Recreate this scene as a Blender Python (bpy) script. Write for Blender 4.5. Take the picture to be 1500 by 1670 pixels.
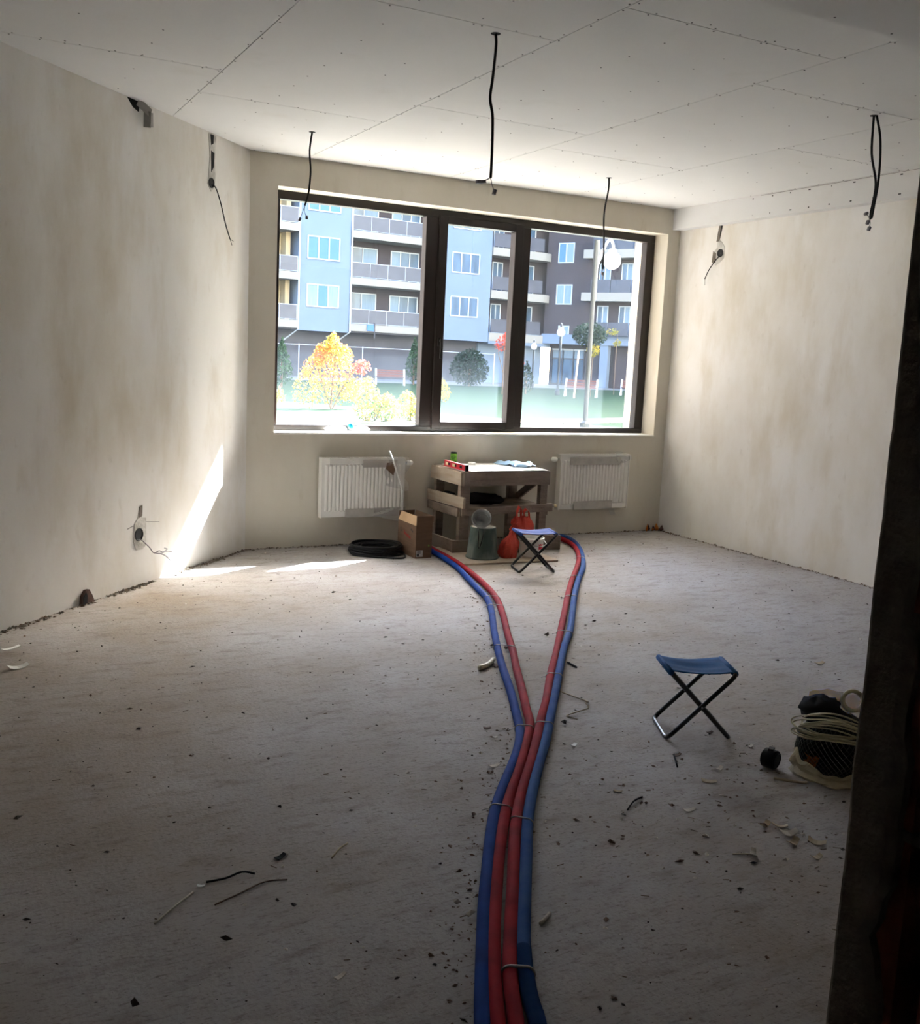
import bpy, math, random
from mathutils import Vector, Matrix, noise
random.seed(7)
R = math.radians
for o in list(bpy.data.objects): bpy.data.objects.remove(o)
scene = bpy.context.scene
col = scene.collection

# ------------------------------------------------------------------ camera, sky, sun, exposure
CAM = Vector((-2.0567, -7.3407, 1.5)); PITCH, ROLL, YAW = 0.1514, 0.0461, 0.4871
fw = Vector((math.sin(YAW)*math.cos(PITCH), math.cos(YAW)*math.cos(PITCH), -math.sin(PITCH)))
rt = Vector((math.cos(YAW), -math.sin(YAW), 0)); up = rt.cross(fw)
r2 = rt*math.cos(ROLL)+up*math.sin(ROLL); u2 = -rt*math.sin(ROLL)+up*math.cos(ROLL)
cd = bpy.data.cameras.new('camera'); cam = bpy.data.objects.new('camera', cd); col.objects.link(cam)
cd.sensor_fit = 'HORIZONTAL'; cd.sensor_width = 36.0; cd.lens = 36.0*1629.64/1500.0
cd.clip_start = 0.05; cd.clip_end = 500
cam.matrix_world = Matrix(((r2.x, u2.x, -fw.x, CAM.x), (r2.y, u2.y, -fw.y, CAM.y), (r2.z, u2.z, -fw.z, CAM.z), (0, 0, 0, 1)))
scene.camera = cam

SUN_AZ, SUN_EL = R(28.5), R(35.6)          # azimuth measured from +X towards +Y
world = bpy.data.worlds.new('sky'); scene.world = world; world.use_nodes = True
wn = world.node_tree.nodes; wl = world.node_tree.links; wn.clear()
sky = wn.new('ShaderNodeTexSky'); sky.sky_type = 'NISHITA'; sky.sun_disc = False
sky.sun_elevation = SUN_EL; sky.sun_rotation = R(90)-SUN_AZ; sky.air_density = 1.0; sky.dust_density = 4.5
bg = wn.new('ShaderNodeBackground'); bg.inputs['Strength'].default_value = 0.55
wo = wn.new('ShaderNodeOutputWorld'); tint = wn.new('ShaderNodeMixRGB'); tint.blend_type = 'MULTIPLY'; tint.inputs[0].default_value = 1; tint.inputs[2].default_value = (.93, .985, 1.09, 1)   # the camera's white balance
wl.new(sky.outputs[0], tint.inputs[1]); wl.new(tint.outputs[0], bg.inputs[0]); wl.new(bg.outputs[0], wo.inputs[0])
sd = bpy.data.lights.new('sun', 'SUN'); sd.energy = 16.0; sd.angle = R(0.55); sd.color = (0.96, 0.98, 1.0)
sun = bpy.data.objects.new('sun', sd); col.objects.link(sun)
sdir = Vector((math.cos(SUN_AZ)*math.cos(SUN_EL), math.sin(SUN_AZ)*math.cos(SUN_EL), math.sin(SUN_EL)))
sun.rotation_euler = sdir.to_track_quat('Z', 'Y').to_euler(); sun.location = (30, 20, 30)
vs = scene.view_settings
vs.view_transform = 'Standard'; vs.look = 'None'; vs.gamma = 1.0; vs.use_curve_mapping = False
vs.exposure = 3.05
scene.cycles.max_bounces = 12; scene.cycles.diffuse_bounces = 8; scene.cycles.transparent_max_bounces = 16

# ------------------------------------------------------------------ mesh helpers
def world_mat(o):
    m = o.matrix_basis.copy()
    return world_mat(o.parent) @ o.matrix_parent_inverse @ m if o.parent else m
class MB:
    def __init__(s): s.v = []; s.f = []; s.m = []
    def add(s, vs_, fs, mi=0):
        b = len(s.v); s.v += [tuple(v) for v in vs_]; s.f += [tuple(b+i for i in f) for f in fs]; s.m += [mi]*len(fs); return s
    def box(s, x0, x1, y0, y1, z0, z1, mi=0):
        v = [(x, y, z) for x in (x0, x1) for y in (y0, y1) for z in (z0, z1)]
        return s.add(v, [(0, 1, 3, 2), (4, 6, 7, 5), (0, 4, 5, 1), (2, 3, 7, 6), (0, 2, 6, 4), (1, 5, 7, 3)], mi)
    def bar(s, a, b, w, h, upv=(0, 0, 1), mi=0, jit=0):
        a, b = Vector(a), Vector(b); d = (b-a).normalized(); upv = Vector(upv)
        if abs(d.dot(upv)) > .98: upv = Vector((0, 1, 0))
        sd_ = d.cross(upv).normalized(); u = sd_.cross(d)
        v = []
        for p in (a, b):
            for i, j in ((-1, -1), (1, -1), (1, 1), (-1, 1)):
                v.append(p+sd_*(i*w/2+random.uniform(-jit, jit))+u*(j*h/2+random.uniform(-jit, jit)))
        return s.add(v, [(3, 2, 1, 0), (4, 5, 6, 7), (0, 1, 5, 4), (1, 2, 6, 5), (2, 3, 7, 6), (3, 0, 4, 7)], mi)
    def tube(s, pts, r, n=8, closed=False, mi=0, rf=None, caps=True):
        pts = [Vector(p) for p in pts]; N = len(pts); v = []; prev = None
        for i in range(N):
            if closed: t = pts[(i+1) % N]-pts[i-1]
            else: t = pts[min(i+1, N-1)]-pts[max(i-1, 0)]
            t.normalize()
            if prev is None:
                ref = Vector((0, 0, 1)) if abs(t.z) < .9 else Vector((1, 0, 0))
                nrm = t.cross(ref).normalized()
            else:
                nrm = (prev-t*prev.dot(t)).normalized()
            prev = nrm; bn = t.cross(nrm)
            rr = rf(i) if rf else r
            for k in range(n):
                a = 2*math.pi*k/n; v.append(pts[i]+nrm*(rr*math.cos(a))+bn*(rr*math.sin(a)))
        f = []
        for i in range(N if closed else N-1):
            j = (i+1) % N
            for k in range(n): f.append((i*n+k, i*n+(k+1) % n, j*n+(k+1) % n, j*n+k))
        if not closed and caps: f.append(tuple(range(n-1, -1, -1))); f.append(tuple((N-1)*n+k for k in range(n)))
        return s.add(v, f, mi)
    def lathe(s, prof, c=(0, 0, 0), n=24, mi=0, mat=None):
        v = []
        for r_, z in prof:
            for k in range(n):
                a = 2*math.pi*k/n; p = Vector((r_*math.cos(a), r_*math.sin(a), z))
                if mat: p = mat @ p
                v.append(Vector(c)+p)
        f = []
        for i in range(len(prof)-1):
            for k in range(n): f.append((i*n+k, i*n+(k+1) % n, (i+1)*n+(k+1) % n, (i+1)*n+k))
        return s.add(v, f, mi)
    def prism(s, poly, z0, z1, fn=None, mi=0):          # poly in (a,b); fn maps (a,b,c) to a point
        fn = fn or (lambda a, b, c: (a, b, c)); n = len(poly)
        v = [fn(a, b, z0) for a, b in poly]+[fn(a, b, z1) for a, b in poly]
        f = [tuple(range(n-1, -1, -1)), tuple(range(n, 2*n))]+[(i, (i+1) % n, n+(i+1) % n, n+i) for i in range(n)]
        return s.add(v, f, mi)
    def grid(s, nu, nv, fn, mi=0, closeu=False):
        v = [fn(i/(nu if closeu else nu-1), j/(nv-1)) for i in range(nu) for j in range(nv)]
        f = []
        for i in range(nu if closeu else nu-1):
            for j in range(nv-1):
                k = (i+1) % nu; f.append((i*nv+j, k*nv+j, k*nv+j+1, i*nv+j+1))
        return s.add(v, f, mi)
    def rock(s, c, r, sx=1, sy=1, sz=1, mi=0):
        a = random.uniform(0, 6.28); ca, sa = math.cos(a), math.sin(a); v = []
        for q in ((1, 0, 0), (-1, 0, 0), (0, 1, 0), (0, -1, 0), (0, 0, 1), (0, 0, -.6)):
            x, y, z = [w*r*random.uniform(.6, 1.2) for w in q]; x += random.uniform(-.3, .3)*r; y += random.uniform(-.3, .3)*r
            x *= sx; y *= sy; z *= sz; v.append((c[0]+x*ca-y*sa, c[1]+x*sa+y*ca, c[2]+z))
        return s.add(v, [(0, 2, 4), (2, 1, 4), (1, 3, 4), (3, 0, 4), (2, 0, 5), (1, 2, 5), (3, 1, 5), (0, 3, 5)], mi)
    def build(s, name, mat, parent=None, smooth=False, bevel=0, solid=0, sub=0, label=None, kind=None, local=False):
        me = bpy.data.meshes.new(name); me.from_pydata(s.v, [], s.f); me.validate()
        mats = mat if isinstance(mat, (list, tuple)) else [mat]
        for m in mats: me.materials.append(m)
        if len(mats) > 1 and len(me.polygons) == len(s.m):
            for p, mi in zip(me.polygons, s.m): p.material_index = mi
        if smooth:
            for p in me.polygons: p.use_smooth = True
        me.update()
        o = bpy.data.objects.new(name, me); col.objects.link(o)
        if parent:
            o.parent = parent
            o.matrix_parent_inverse = Matrix() if local else world_mat(parent).inverted()
        if solid: md = o.modifiers.new('solid', 'SOLIDIFY'); md.thickness = solid
        if bevel: md = o.modifiers.new('bevel', 'BEVEL'); md.width = bevel; md.segments = 2; md.limit_method = 'ANGLE'
        if sub: md = o.modifiers.new('sub', 'SUBSURF'); md.levels = sub; md.render_levels = sub
        if label: o['label'] = label
        if kind: o['kind'] = kind
        return o
def tag(o, label, cat, group=None, kind=None):
    o['label'] = label; o['category'] = cat
    if group: o['group'] = group
    if kind: o['kind'] = kind
    return o
def empty(name, loc=(0, 0, 0), rz=0):
    o = bpy.data.objects.new(name, None); col.objects.link(o); o.location = loc; o.rotation_euler = (0, 0, rz); o.empty_display_size = .1; return o
def struct(o, label=None, cat=None):
    o['kind'] = 'structure'
    if label: o['label'] = label
    if cat: o['category'] = cat
    return o
def smooth_path(pts, k=6):
    P = [Vector(p) for p in pts]; out = []
    for i in range(len(P)-1):
        a, b, c, d = P[max(i-1, 0)], P[i], P[i+1], P[min(i+2, len(P)-1)]
        for j in range(k):
            t = j/k; out.append(.5*((2*b)+(c-a)*t+(2*a-5*b+4*c-d)*t*t+(3*b-a-3*c+d)*t**3))
    out.append(P[-1]); return out
def ground_tag(o, label, cat, group=None): return tag(o, label, cat, group)

# ------------------------------------------------------------------ materials
def lin(c): return tuple(((x/255)/12.92 if x/255 <= .04045 else ((x/255+.055)/1.055)**2.4) for x in c)+(1,)
def mat(name, c1, c2=None, scale=6, rough=.8, bump=0, bscale=None, metal=0, stretch=(1, 1, 1), detail=6, lo=.35, hi=.65, spec=.3, transl=0, coords='Object'):
    m = bpy.data.materials.new(name); m.use_nodes = True; nt = m.node_tree; N = nt.nodes; Lk = nt.links
    b = N['Principled BSDF']; b.inputs['Roughness'].default_value = rough; b.inputs['Metallic'].default_value = metal
    b.inputs['Specular IOR Level'].default_value = spec; b.inputs['Base Color'].default_value = lin(c1)
    tc = N.new('ShaderNodeTexCoord'); mp = N.new('ShaderNodeMapping'); mp.inputs['Scale'].default_value = stretch; Lk.new(tc.outputs[coords], mp.inputs[0])
    if c2:
        nz = N.new('ShaderNodeTexNoise'); nz.inputs['Scale'].default_value = scale; nz.inputs['Detail'].default_value = detail; Lk.new(mp.outputs[0], nz.inputs['Vector'])
        rp = N.new('ShaderNodeValToRGB'); rp.color_ramp.elements[0].position = lo; rp.color_ramp.elements[1].position = hi
        rp.color_ramp.elements[0].color = lin(c1); rp.color_ramp.elements[1].color = lin(c2)
        Lk.new(nz.outputs['Fac'], rp.inputs[0]); Lk.new(rp.outputs[0], b.inputs['Base Color'])
    if bump:
        n2 = N.new('ShaderNodeTexNoise'); n2.inputs['Scale'].default_value = bscale or scale*4; n2.inputs['Detail'].default_value = 5; Lk.new(mp.outputs[0], n2.inputs['Vector'])
        bp = N.new('ShaderNodeBump'); bp.inputs['Strength'].default_value = bump; bp.inputs['Distance'].default_value = .02; Lk.new(n2.outputs['Fac'], bp.inputs['Height']); Lk.new(bp.outputs[0], b.inputs['Normal'])
    if transl:
        tr = N.new('ShaderNodeBsdfTranslucent'); mx = N.new('ShaderNodeMixShader'); mx.inputs[0].default_value = transl
        if c2: Lk.new(rp.outputs[0], tr.inputs[0])
        else: tr.inputs[0].default_value = lin(c1)
        Lk.new(b.outputs[0], mx.inputs[1]); Lk.new(tr.outputs[0], mx.inputs[2]); Lk.new(mx.outputs[0], N['Material Output'].inputs[0])
    return m
def layered(name, base, layers, rough=.9, bump=.15, bscale=40, spec=.15):
    """base colour, then stains: (colour, scale, stretch, lo, hi, amount)"""
    m = bpy.data.materials.new(name); m.use_nodes = True; nt = m.node_tree; N = nt.nodes; Lk = nt.links
    b = N['Principled BSDF']; b.inputs['Roughness'].default_value = rough; b.inputs['Specular IOR Level'].default_value = spec
    tc = N.new('ShaderNodeTexCoord'); cur = None
    for i, (c, sc, st, lo, hi, am) in enumerate(layers):
        mp = N.new('ShaderNodeMapping'); mp.inputs['Scale'].default_value = st; mp.inputs['Location'].default_value = (i*3.7, i*1.9, i*.7); Lk.new(tc.outputs['Object'], mp.inputs[0])
        nz = N.new('ShaderNodeTexNoise'); nz.inputs['Scale'].default_value = sc; nz.inputs['Detail'].default_value = 7; nz.inputs['Roughness'].default_value = .6; Lk.new(mp.outputs[0], nz.inputs['Vector'])
        mr = N.new('ShaderNodeMapRange'); mr.inputs['From Min'].default_value = lo; mr.inputs['From Max'].default_value = hi; mr.inputs['To Max'].default_value = am; Lk.new(nz.outputs['Fac'], mr.inputs['Value'])
        mx = N.new('ShaderNodeMixRGB'); mx.inputs['Color2'].default_value = lin(c); Lk.new(mr.outputs[0], mx.inputs['Fac'])
        if cur: Lk.new(cur, mx.inputs['Color1'])
        else: mx.inputs['Color1'].default_value = lin(base)
        cur = mx.outputs[0]
    Lk.new(cur, b.inputs['Base Color'])
    if bump:
        n2 = N.new('ShaderNodeTexNoise'); n2.inputs['Scale'].default_value = bscale; n2.inputs['Detail'].default_value = 6; Lk.new(tc.outputs['Object'], n2.inputs['Vector'])
        bp = N.new('ShaderNodeBump'); bp.inputs['Strength'].default_value = bump; bp.inputs['Distance'].default_value = .02; Lk.new(n2.outputs['Fac'], bp.inputs['Height']); Lk.new(bp.outputs[0], b.inputs['Normal'])
    return m
def glass_dust_haze(name, base, sun_haze, x_end=None, streak=.5):
    """clear pane with a thin film of white site dust; streaky sunlit haze painted in low down, ending at x_end"""
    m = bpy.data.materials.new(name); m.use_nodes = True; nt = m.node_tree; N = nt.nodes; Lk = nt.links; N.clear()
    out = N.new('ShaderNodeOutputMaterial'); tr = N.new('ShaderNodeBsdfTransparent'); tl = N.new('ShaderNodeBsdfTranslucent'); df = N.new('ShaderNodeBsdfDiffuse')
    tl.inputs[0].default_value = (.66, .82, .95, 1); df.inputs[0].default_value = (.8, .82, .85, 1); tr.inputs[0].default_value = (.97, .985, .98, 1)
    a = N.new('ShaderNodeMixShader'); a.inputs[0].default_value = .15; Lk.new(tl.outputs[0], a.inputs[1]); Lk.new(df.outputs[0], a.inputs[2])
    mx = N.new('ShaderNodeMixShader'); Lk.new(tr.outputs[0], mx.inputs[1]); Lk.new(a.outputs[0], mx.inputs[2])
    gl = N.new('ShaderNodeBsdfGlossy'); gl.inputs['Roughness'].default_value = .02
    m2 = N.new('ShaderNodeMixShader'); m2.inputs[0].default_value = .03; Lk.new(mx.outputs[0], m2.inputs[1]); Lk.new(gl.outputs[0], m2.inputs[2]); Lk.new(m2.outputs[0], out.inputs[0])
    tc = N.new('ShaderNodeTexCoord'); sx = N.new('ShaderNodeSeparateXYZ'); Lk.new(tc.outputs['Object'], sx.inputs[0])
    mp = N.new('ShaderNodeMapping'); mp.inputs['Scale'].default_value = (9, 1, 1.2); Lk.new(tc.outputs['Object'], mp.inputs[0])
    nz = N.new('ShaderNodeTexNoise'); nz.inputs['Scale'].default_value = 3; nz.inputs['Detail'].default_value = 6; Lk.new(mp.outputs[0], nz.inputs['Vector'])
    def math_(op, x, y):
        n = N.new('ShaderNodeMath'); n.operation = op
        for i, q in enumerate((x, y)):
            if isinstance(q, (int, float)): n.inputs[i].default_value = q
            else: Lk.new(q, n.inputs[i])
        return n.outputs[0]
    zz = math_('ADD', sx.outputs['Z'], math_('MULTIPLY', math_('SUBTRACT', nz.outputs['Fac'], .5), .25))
    mr = N.new('ShaderNodeMapRange'); mr.interpolation_type = 'SMOOTHSTEP'; mr.inputs['From Min'].default_value = 1.44; mr.inputs['From Max'].default_value = 1.26; mr.inputs['To Max'].default_value = sun_haze; Lk.new(zz, mr.inputs['Value'])  # painted haze; its top follows the balcony's shade line on the glass
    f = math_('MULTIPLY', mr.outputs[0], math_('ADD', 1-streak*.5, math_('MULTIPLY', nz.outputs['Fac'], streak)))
    if x_end: f = math_('MULTIPLY', f, math_('LESS_THAN', sx.outputs['X'], x_end))  # haze stops where the outer reveal's shade would begin
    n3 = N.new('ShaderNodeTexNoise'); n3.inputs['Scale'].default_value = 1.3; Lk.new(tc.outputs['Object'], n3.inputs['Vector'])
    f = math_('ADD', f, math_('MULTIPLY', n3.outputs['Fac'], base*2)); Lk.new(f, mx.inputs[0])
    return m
def film(name, c, alpha):
    m = bpy.data.materials.new(name); m.use_nodes = True; nt = m.node_tree; N = nt.nodes; Lk = nt.links
    b = N['Principled BSDF']; b.inputs['Base Color'].default_value = lin(c); b.inputs['Roughness'].default_value = .25; b.inputs['Alpha'].default_value = alpha
    return m

PL = (168, 160, 142)
M = {}
M['wall'] = layered('plaster_wall', (222, 220, 217), [((202, 194, 178), 1.2, (1, 1, .6), .44, .68, .7), ((232, 231, 228), 1.7, (1, 1, .5), .5, .7, .6), ((190, 178, 156), 4, (1, 1, .35), .5, .72, .45), ((150, 140, 118), 14, (1, 1, .6), .62, .8, .25)], bump=.08, bscale=9)
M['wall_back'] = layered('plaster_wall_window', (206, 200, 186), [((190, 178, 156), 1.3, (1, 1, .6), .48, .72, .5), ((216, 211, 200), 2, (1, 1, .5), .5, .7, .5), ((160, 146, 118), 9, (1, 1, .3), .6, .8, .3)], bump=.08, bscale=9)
M['floor'] = layered('screed_floor', (166, 161, 157), [((178, 175, 174), .9, (1, 1, 1), .45, .65, .7), ((138, 120, 98), .6, (1, 1, 1), .47, .72, .75), ((112, 100, 88), 7, (1, 2.6, 1), .52, .8, .65), ((84, 74, 64), 30, (1, 3.2, 1), .54, .74, .68), ((56, 48, 41), 75, (1, 2.4, 1), .6, .72, .8), ((206, 202, 194), 60, (1, 1.5, 1), .66, .8, .5)], rough=.85, bump=.22, bscale=70, spec=.15)
M['board'] = layered('plasterboard', (210, 209, 208), [((203, 201, 198), .8, (1, 1, 1), .4, .7, .6), ((180, 173, 162), 3, (1, 1, 1), .6, .85, .3)], rough=.9, bump=.03)
M['seam'] = mat('seam_gap', (92, 86, 78))
M['screw'] = mat('screw_black', (44, 40, 38), rough=.5)
M['cream'] = mat('facade_cream', (242, 236, 216), (236, 228, 206), scale=2, rough=.9)
M['brown'] = mat('window_brown', (30, 19, 16), (22, 14, 12), scale=20, rough=.35, spec=.5, stretch=(1, 1, .2))
M['skyblock'] = mat('sky_blocker_dark', (66, 60, 58), (58, 53, 51), scale=1, rough=.9)
M['blackp'] = mat('black_plastic', (16, 16, 17), rough=.5)
M['black'] = mat('black_rubber', (20, 20, 24), rough=.55)
M['white'] = mat('white_enamel', (224, 222, 216), rough=.35, spec=.5)
M['whitep'] = mat('white_plastic', (232, 232, 228), rough=.45)
M['sill'] = mat('white_sill', (236, 234, 228), (226, 222, 212), scale=6, rough=.5)
M['card'] = mat('cardboard', (116, 92, 74), (104, 82, 66), scale=8, rough=.95, stretch=(1, 1, 6))
M['cardl'] = mat('pale_cardboard', (190, 160, 126), (178, 148, 114), scale=8, rough=.95)
M['cardg'] = mat('grey_cardboard', (184, 179, 172), (168, 163, 156), scale=12, rough=.95)
M['wood'] = layered('dusty_wood', (134, 122, 112), [((104, 84, 70), 6, (.6, .6, 5), .45, .7, .7), ((172, 158, 142), 5, (1, 1, 1), .5, .7, .6), ((70, 54, 44), 22, (.4, .4, 4), .6, .75, .6)], bump=.2, bscale=60)
M['wood2'] = layered('light_wood', (168, 154, 138), [((142, 122, 102), 7, (.5, .5, 6), .45, .7, .6), ((190, 178, 162), 4, (1, 1, 1), .5, .7, .5)], bump=.15, bscale=60)
M['steel'] = mat('dull_steel', (168, 170, 168), (128, 130, 128), scale=14, rough=.45, metal=.15)
M['galv'] = mat('galvanised_profile', (160, 157, 152), (138, 134, 128), scale=9, rough=.5, metal=.1)
M['bucket'] = mat('dusty_green_bucket', (66, 78, 72), (120, 126, 116), scale=9, rough=.85, lo=.45, hi=.75, stretch=(1, 1, .4))
M['red'] = mat('red_pipe', (150, 26, 36), (128, 20, 30), scale=12, rough=.8, spec=.12)
M['blue'] = mat('blue_pipe', (14, 58, 132), (10, 48, 116), scale=12, rough=.8, spec=.12)
M['blue2'] = mat('dusty_blue_pipe', (30, 66, 128), (46, 80, 130), scale=12, rough=.8, spec=.12)
M['seat'] = mat('blue_canvas', (8, 82, 138), (6, 72, 124), scale=20, rough=.8, bump=.1, bscale=300)
M['seat2'] = mat('blue_canvas_far', (26, 58, 128), (22, 52, 116), scale=20, rough=.8, bump=.1, bscale=300)
M['tubeb'] = mat('black_steel_tube', (16, 17, 20), rough=.3, spec=.6)
M['bagred'] = mat('red_plastic_bag', (224, 92, 78), (208, 72, 60), scale=8, rough=.4, transl=.35, bump=.25, bscale=22)
M['bagblue'] = mat('pale_blue_plastic', (168, 200, 228), (140, 178, 214), scale=8, rough=.4, transl=.2)
M['levelred'] = mat('level_red', (188, 40, 56), rough=.4)
M['green'] = mat('can_green', (120, 176, 60), (60, 110, 40), scale=40, rough=.35)
M['dark'] = mat('dark_fabric', (24, 23, 24), (34, 33, 34), scale=14, rough=.95)
M['mortar'] = layered('rough_mortar', (120, 112, 102), [((88, 80, 72), 14, (1, 1, 1), .45, .7, .8), ((148, 140, 128), 8, (1, 1, 1), .55, .8, .5)], bump=.6, bscale=50)
M['gyps'] = mat('gypsum_patch', (206, 204, 198), (176, 172, 164), scale=18, rough=.95, bump=.4, bscale=60)
M['clay'] = layered('hollow_clay', (120, 66, 46), [((92, 50, 36), 10, (1, 1, 3), .4, .7, .7)], bump=.4, bscale=60)
M['rust'] = mat('brick_broken', (104, 80, 70), (78, 60, 54), scale=20, rough=.95)
M['crumb_d'] = mat('dark_crumbs', (66, 56, 48), (44, 38, 34), scale=9)
M['crumb_b'] = mat('brown_crumbs', (120, 98, 80), (92, 74, 60), scale=9)
M['crumb_l'] = mat('pale_crumbs', (214, 206, 192), (186, 176, 162), scale=9)
M['straw'] = mat('dry_straw', (190, 174, 148), (160, 144, 120), scale=9)
M['film'] = film('clear_film', (225, 225, 222), .28)
M['wire'] = mat('binding_wire', (150, 144, 138), rough=.4, metal=.6)
M['cableoff'] = mat('offwhite_cable', (206, 196, 166), rough=.5)
M['yellow'] = mat('yellow_net', (226, 180, 40), (206, 160, 30), scale=20, rough=.8)
M['tapew'] = mat('tape_roll', (226, 216, 172), rough=.5)
M['orange'] = mat('orange_lumps', (150, 76, 52), (110, 52, 38), scale=20, rough=.9)
M['copper'] = mat('copper_wire', (176, 120, 60), rough=.4, metal=.6)
M['connector'] = mat('grey_connector', (128, 124, 128), rough=.4)
M['cyan'] = mat('cyan_plastic', (40, 170, 210), rough=.35)
M['print'] = mat('label_print', (60, 56, 58), rough=.8)
M['printred'] = mat('red_print', (150, 34, 30), rough=.8)
M['labelw'] = mat('paper_label', (206, 204, 202), rough=.7)

# ------------------------------------------------------------------ room shell
H = 2.911; XR = 3.946; TH = 0.7757
dL = Vector((-math.sin(TH), -math.cos(TH), 0)); nL = Vector((math.cos(TH), -math.sin(TH), 0))   # along the left wall, into the room
WX0, WX1, WZ0, WZ1 = 0.21, 3.8115, 0.8807, 2.6908
LEN = 9.5; LE = dL*LEN
# floor: one slab
fb = MB(); poly = [(0.0, 0.0), (LE.x, LE.y), (LE.x, -10.2), (XR, -10.2), (XR, 0.0)]
fb.prism(poly, -.25, 0.0)
floor = struct(fb.build('floor', M['floor']), 'bare dusty concrete screed floor strewn with site debris')
# left wall
def LW(s_, off, z): return dL*s_+nL*off+Vector((0, 0, z))
wb = MB()
wb.add([LW(a, b, c) for a in (-.02, LEN+.2) for b in (0, -.25) for c in (-.25, 3.3)], [(0, 1, 3, 2), (4, 6, 7, 5), (0, 4, 5, 1), (2, 3, 7, 6), (0, 2, 6, 4), (1, 5, 7, 3)])
wall_left = struct(wb.build('wall_left', M['wall']), 'stained grey plaster wall on the left, with a slanting sun patch')
# window wall, 0.46 thick
YO = 0.46
wb = MB()
for a, b, c, d in ((-.4, WX0, -.3, 3.3), (WX1, XR+.25, -.3, 3.3), (WX0, WX1, -.3, WZ0), (WX0, WX1, WZ1, 3.3)): wb.box(a, b, 0, YO, c, d, 0)
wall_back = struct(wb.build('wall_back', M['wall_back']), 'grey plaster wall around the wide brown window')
wb = MB(); wb.box(XR, XR+.25, -10.2, 0, -.25, 3.3)
wall_right = struct(wb.build('wall_right', M['wall']), 'pale stained plaster wall on the right')
wb = MB(); wb.box(LE.x-.25, XR+.25, -10.45, -10.2, -.25, 3.3); wb.box(LE.x-.25, LE.x, -10.2, LE.y, -.25, 3.3)
struct(wb.build('wall_rear', M['wall']), 'plaster wall of the hall behind the camera')
# ceiling slab and its plasterboard sheets
cb = MB(); cb.prism([(.0, .0), (LE.x, LE.y), (LE.x, -10.2), (XR, -10.2), (XR, 0)], H+.013, 3.3)
ceiling = struct(cb.build('ceiling', M['seam']), 'suspended plasterboard ceiling with visible seams and screw dots')
def clip(poly, n, d):
    out = []
    for i in range(len(poly)):
        a, b = Vector(poly[i]), Vector(poly[(i+1) % len(poly)]); da, db = a.dot(n)-d, b.dot(n)-d
        if da >= 0: out.append(tuple(a))
        if da*db < 0: out.append(tuple(a+(b-a)*(da/(da-db))))
    return out
cols = [(-6.5, -5.33), (-5.33, -4.17), (-4.17, -3.01), (-3.01, -1.85), (-1.85, -.693), (-.693, .425), (.425, 1.585), (1.585, 2.745), (2.745, 3.853)]
rows = [[-3], [-3.9], [-2.6, -4.4], [-3.2], [-1.94, -3.9], [-1.42, -3.35], [-1.93, -3.865], [-1.45, -3.37], [-2.42]]
screws = MB(); YB = -4.546
n2d = Vector((nL.x, nL.y))
for (x0, x1), rw in zip(cols, rows):
    ys = [0]+rw+[-4.9]
    for a, b in zip(ys[:-1], ys[1:]):
        g = .0022
        pg = clip([(x0+g, b+g), (x1-g, b+g), (x1-g, a-g), (x0+g, a-g)], n2d, .006)
        if len(pg) >= 3:
            MB().prism(pg, H, H+.0125).build('plasterboard_panel', M['board'], ceiling)
        yy = b+.02
        while yy < a-.01:
            for xx in (x0+.012, x1-.012, x0+.4, x1-.4):
                if Vector((xx, yy)).dot(n2d) > .05 and random.random() < .8:
                    screws.lathe([(.0001, -.0015), (.0045, -.0012), (.0045, 0)], (xx+random.uniform(-.006, .004), yy+random.uniform(-.02, .02), H), 6)
            yy += .24
        for xx in [x0+.15*k for k in range(1, 8)]:
            for yy in (a-.015, b+.015):
                if Vector((xx, yy)).dot(n2d) > .05 and random.random() < .7: screws.lathe([(.0001, -.0015), (.0045, -.0012), (.0045, 0)], (xx+random.uniform(-.03, .03), yy, H), 6)
screws.build('screw_heads', M['screw'], ceiling, kind='stuff')
# lowered band over the entrance side, boxed-in beam along the right wall
bb = MB(); bb.prism(clip([(LE.x, -10.2), (XR, -10.2), (XR, YB), (LE.x, YB)], n2d, 0), 2.76, H)
tr1 = struct(bb.build('trim_1', M['board']), 'lowered plasterboard band of the ceiling nearest the camera')
sb = MB()
for k in range(16): sb.lathe([(.0001, -.0015), (.005, -.0012), (.005, 0)], (-.6+.28*k+random.uniform(-.04, .04), YB-.03-random.uniform(0, .015), 2.76), 6)
sb.build('screw_heads', M['screw'], tr1, kind='stuff')
bb = MB(); bb.box(3.856, XR, YB, 0, 2.731, H+.012)
tr2 = struct(bb.build('trim_2', M['board']), 'plasterboard box along the top of the right wall')
sb = MB(); sb.box(3.8545, 3.8565, YB, -1.07, 2.9045, 2.9065); sb.build('seam_line', M['seam'], tr2)
sb = MB()
for k in range(17):
    for z in (2.885, 2.755): sb.box(3.8535, 3.857, -1.0-.2*k+random.uniform(-.03, .03), -1.0-.2*k+.008+random.uniform(-.002, .002)+0.0, z, z+.008)
sb.build('screw_heads', M['screw'], tr2, kind='stuff')

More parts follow.
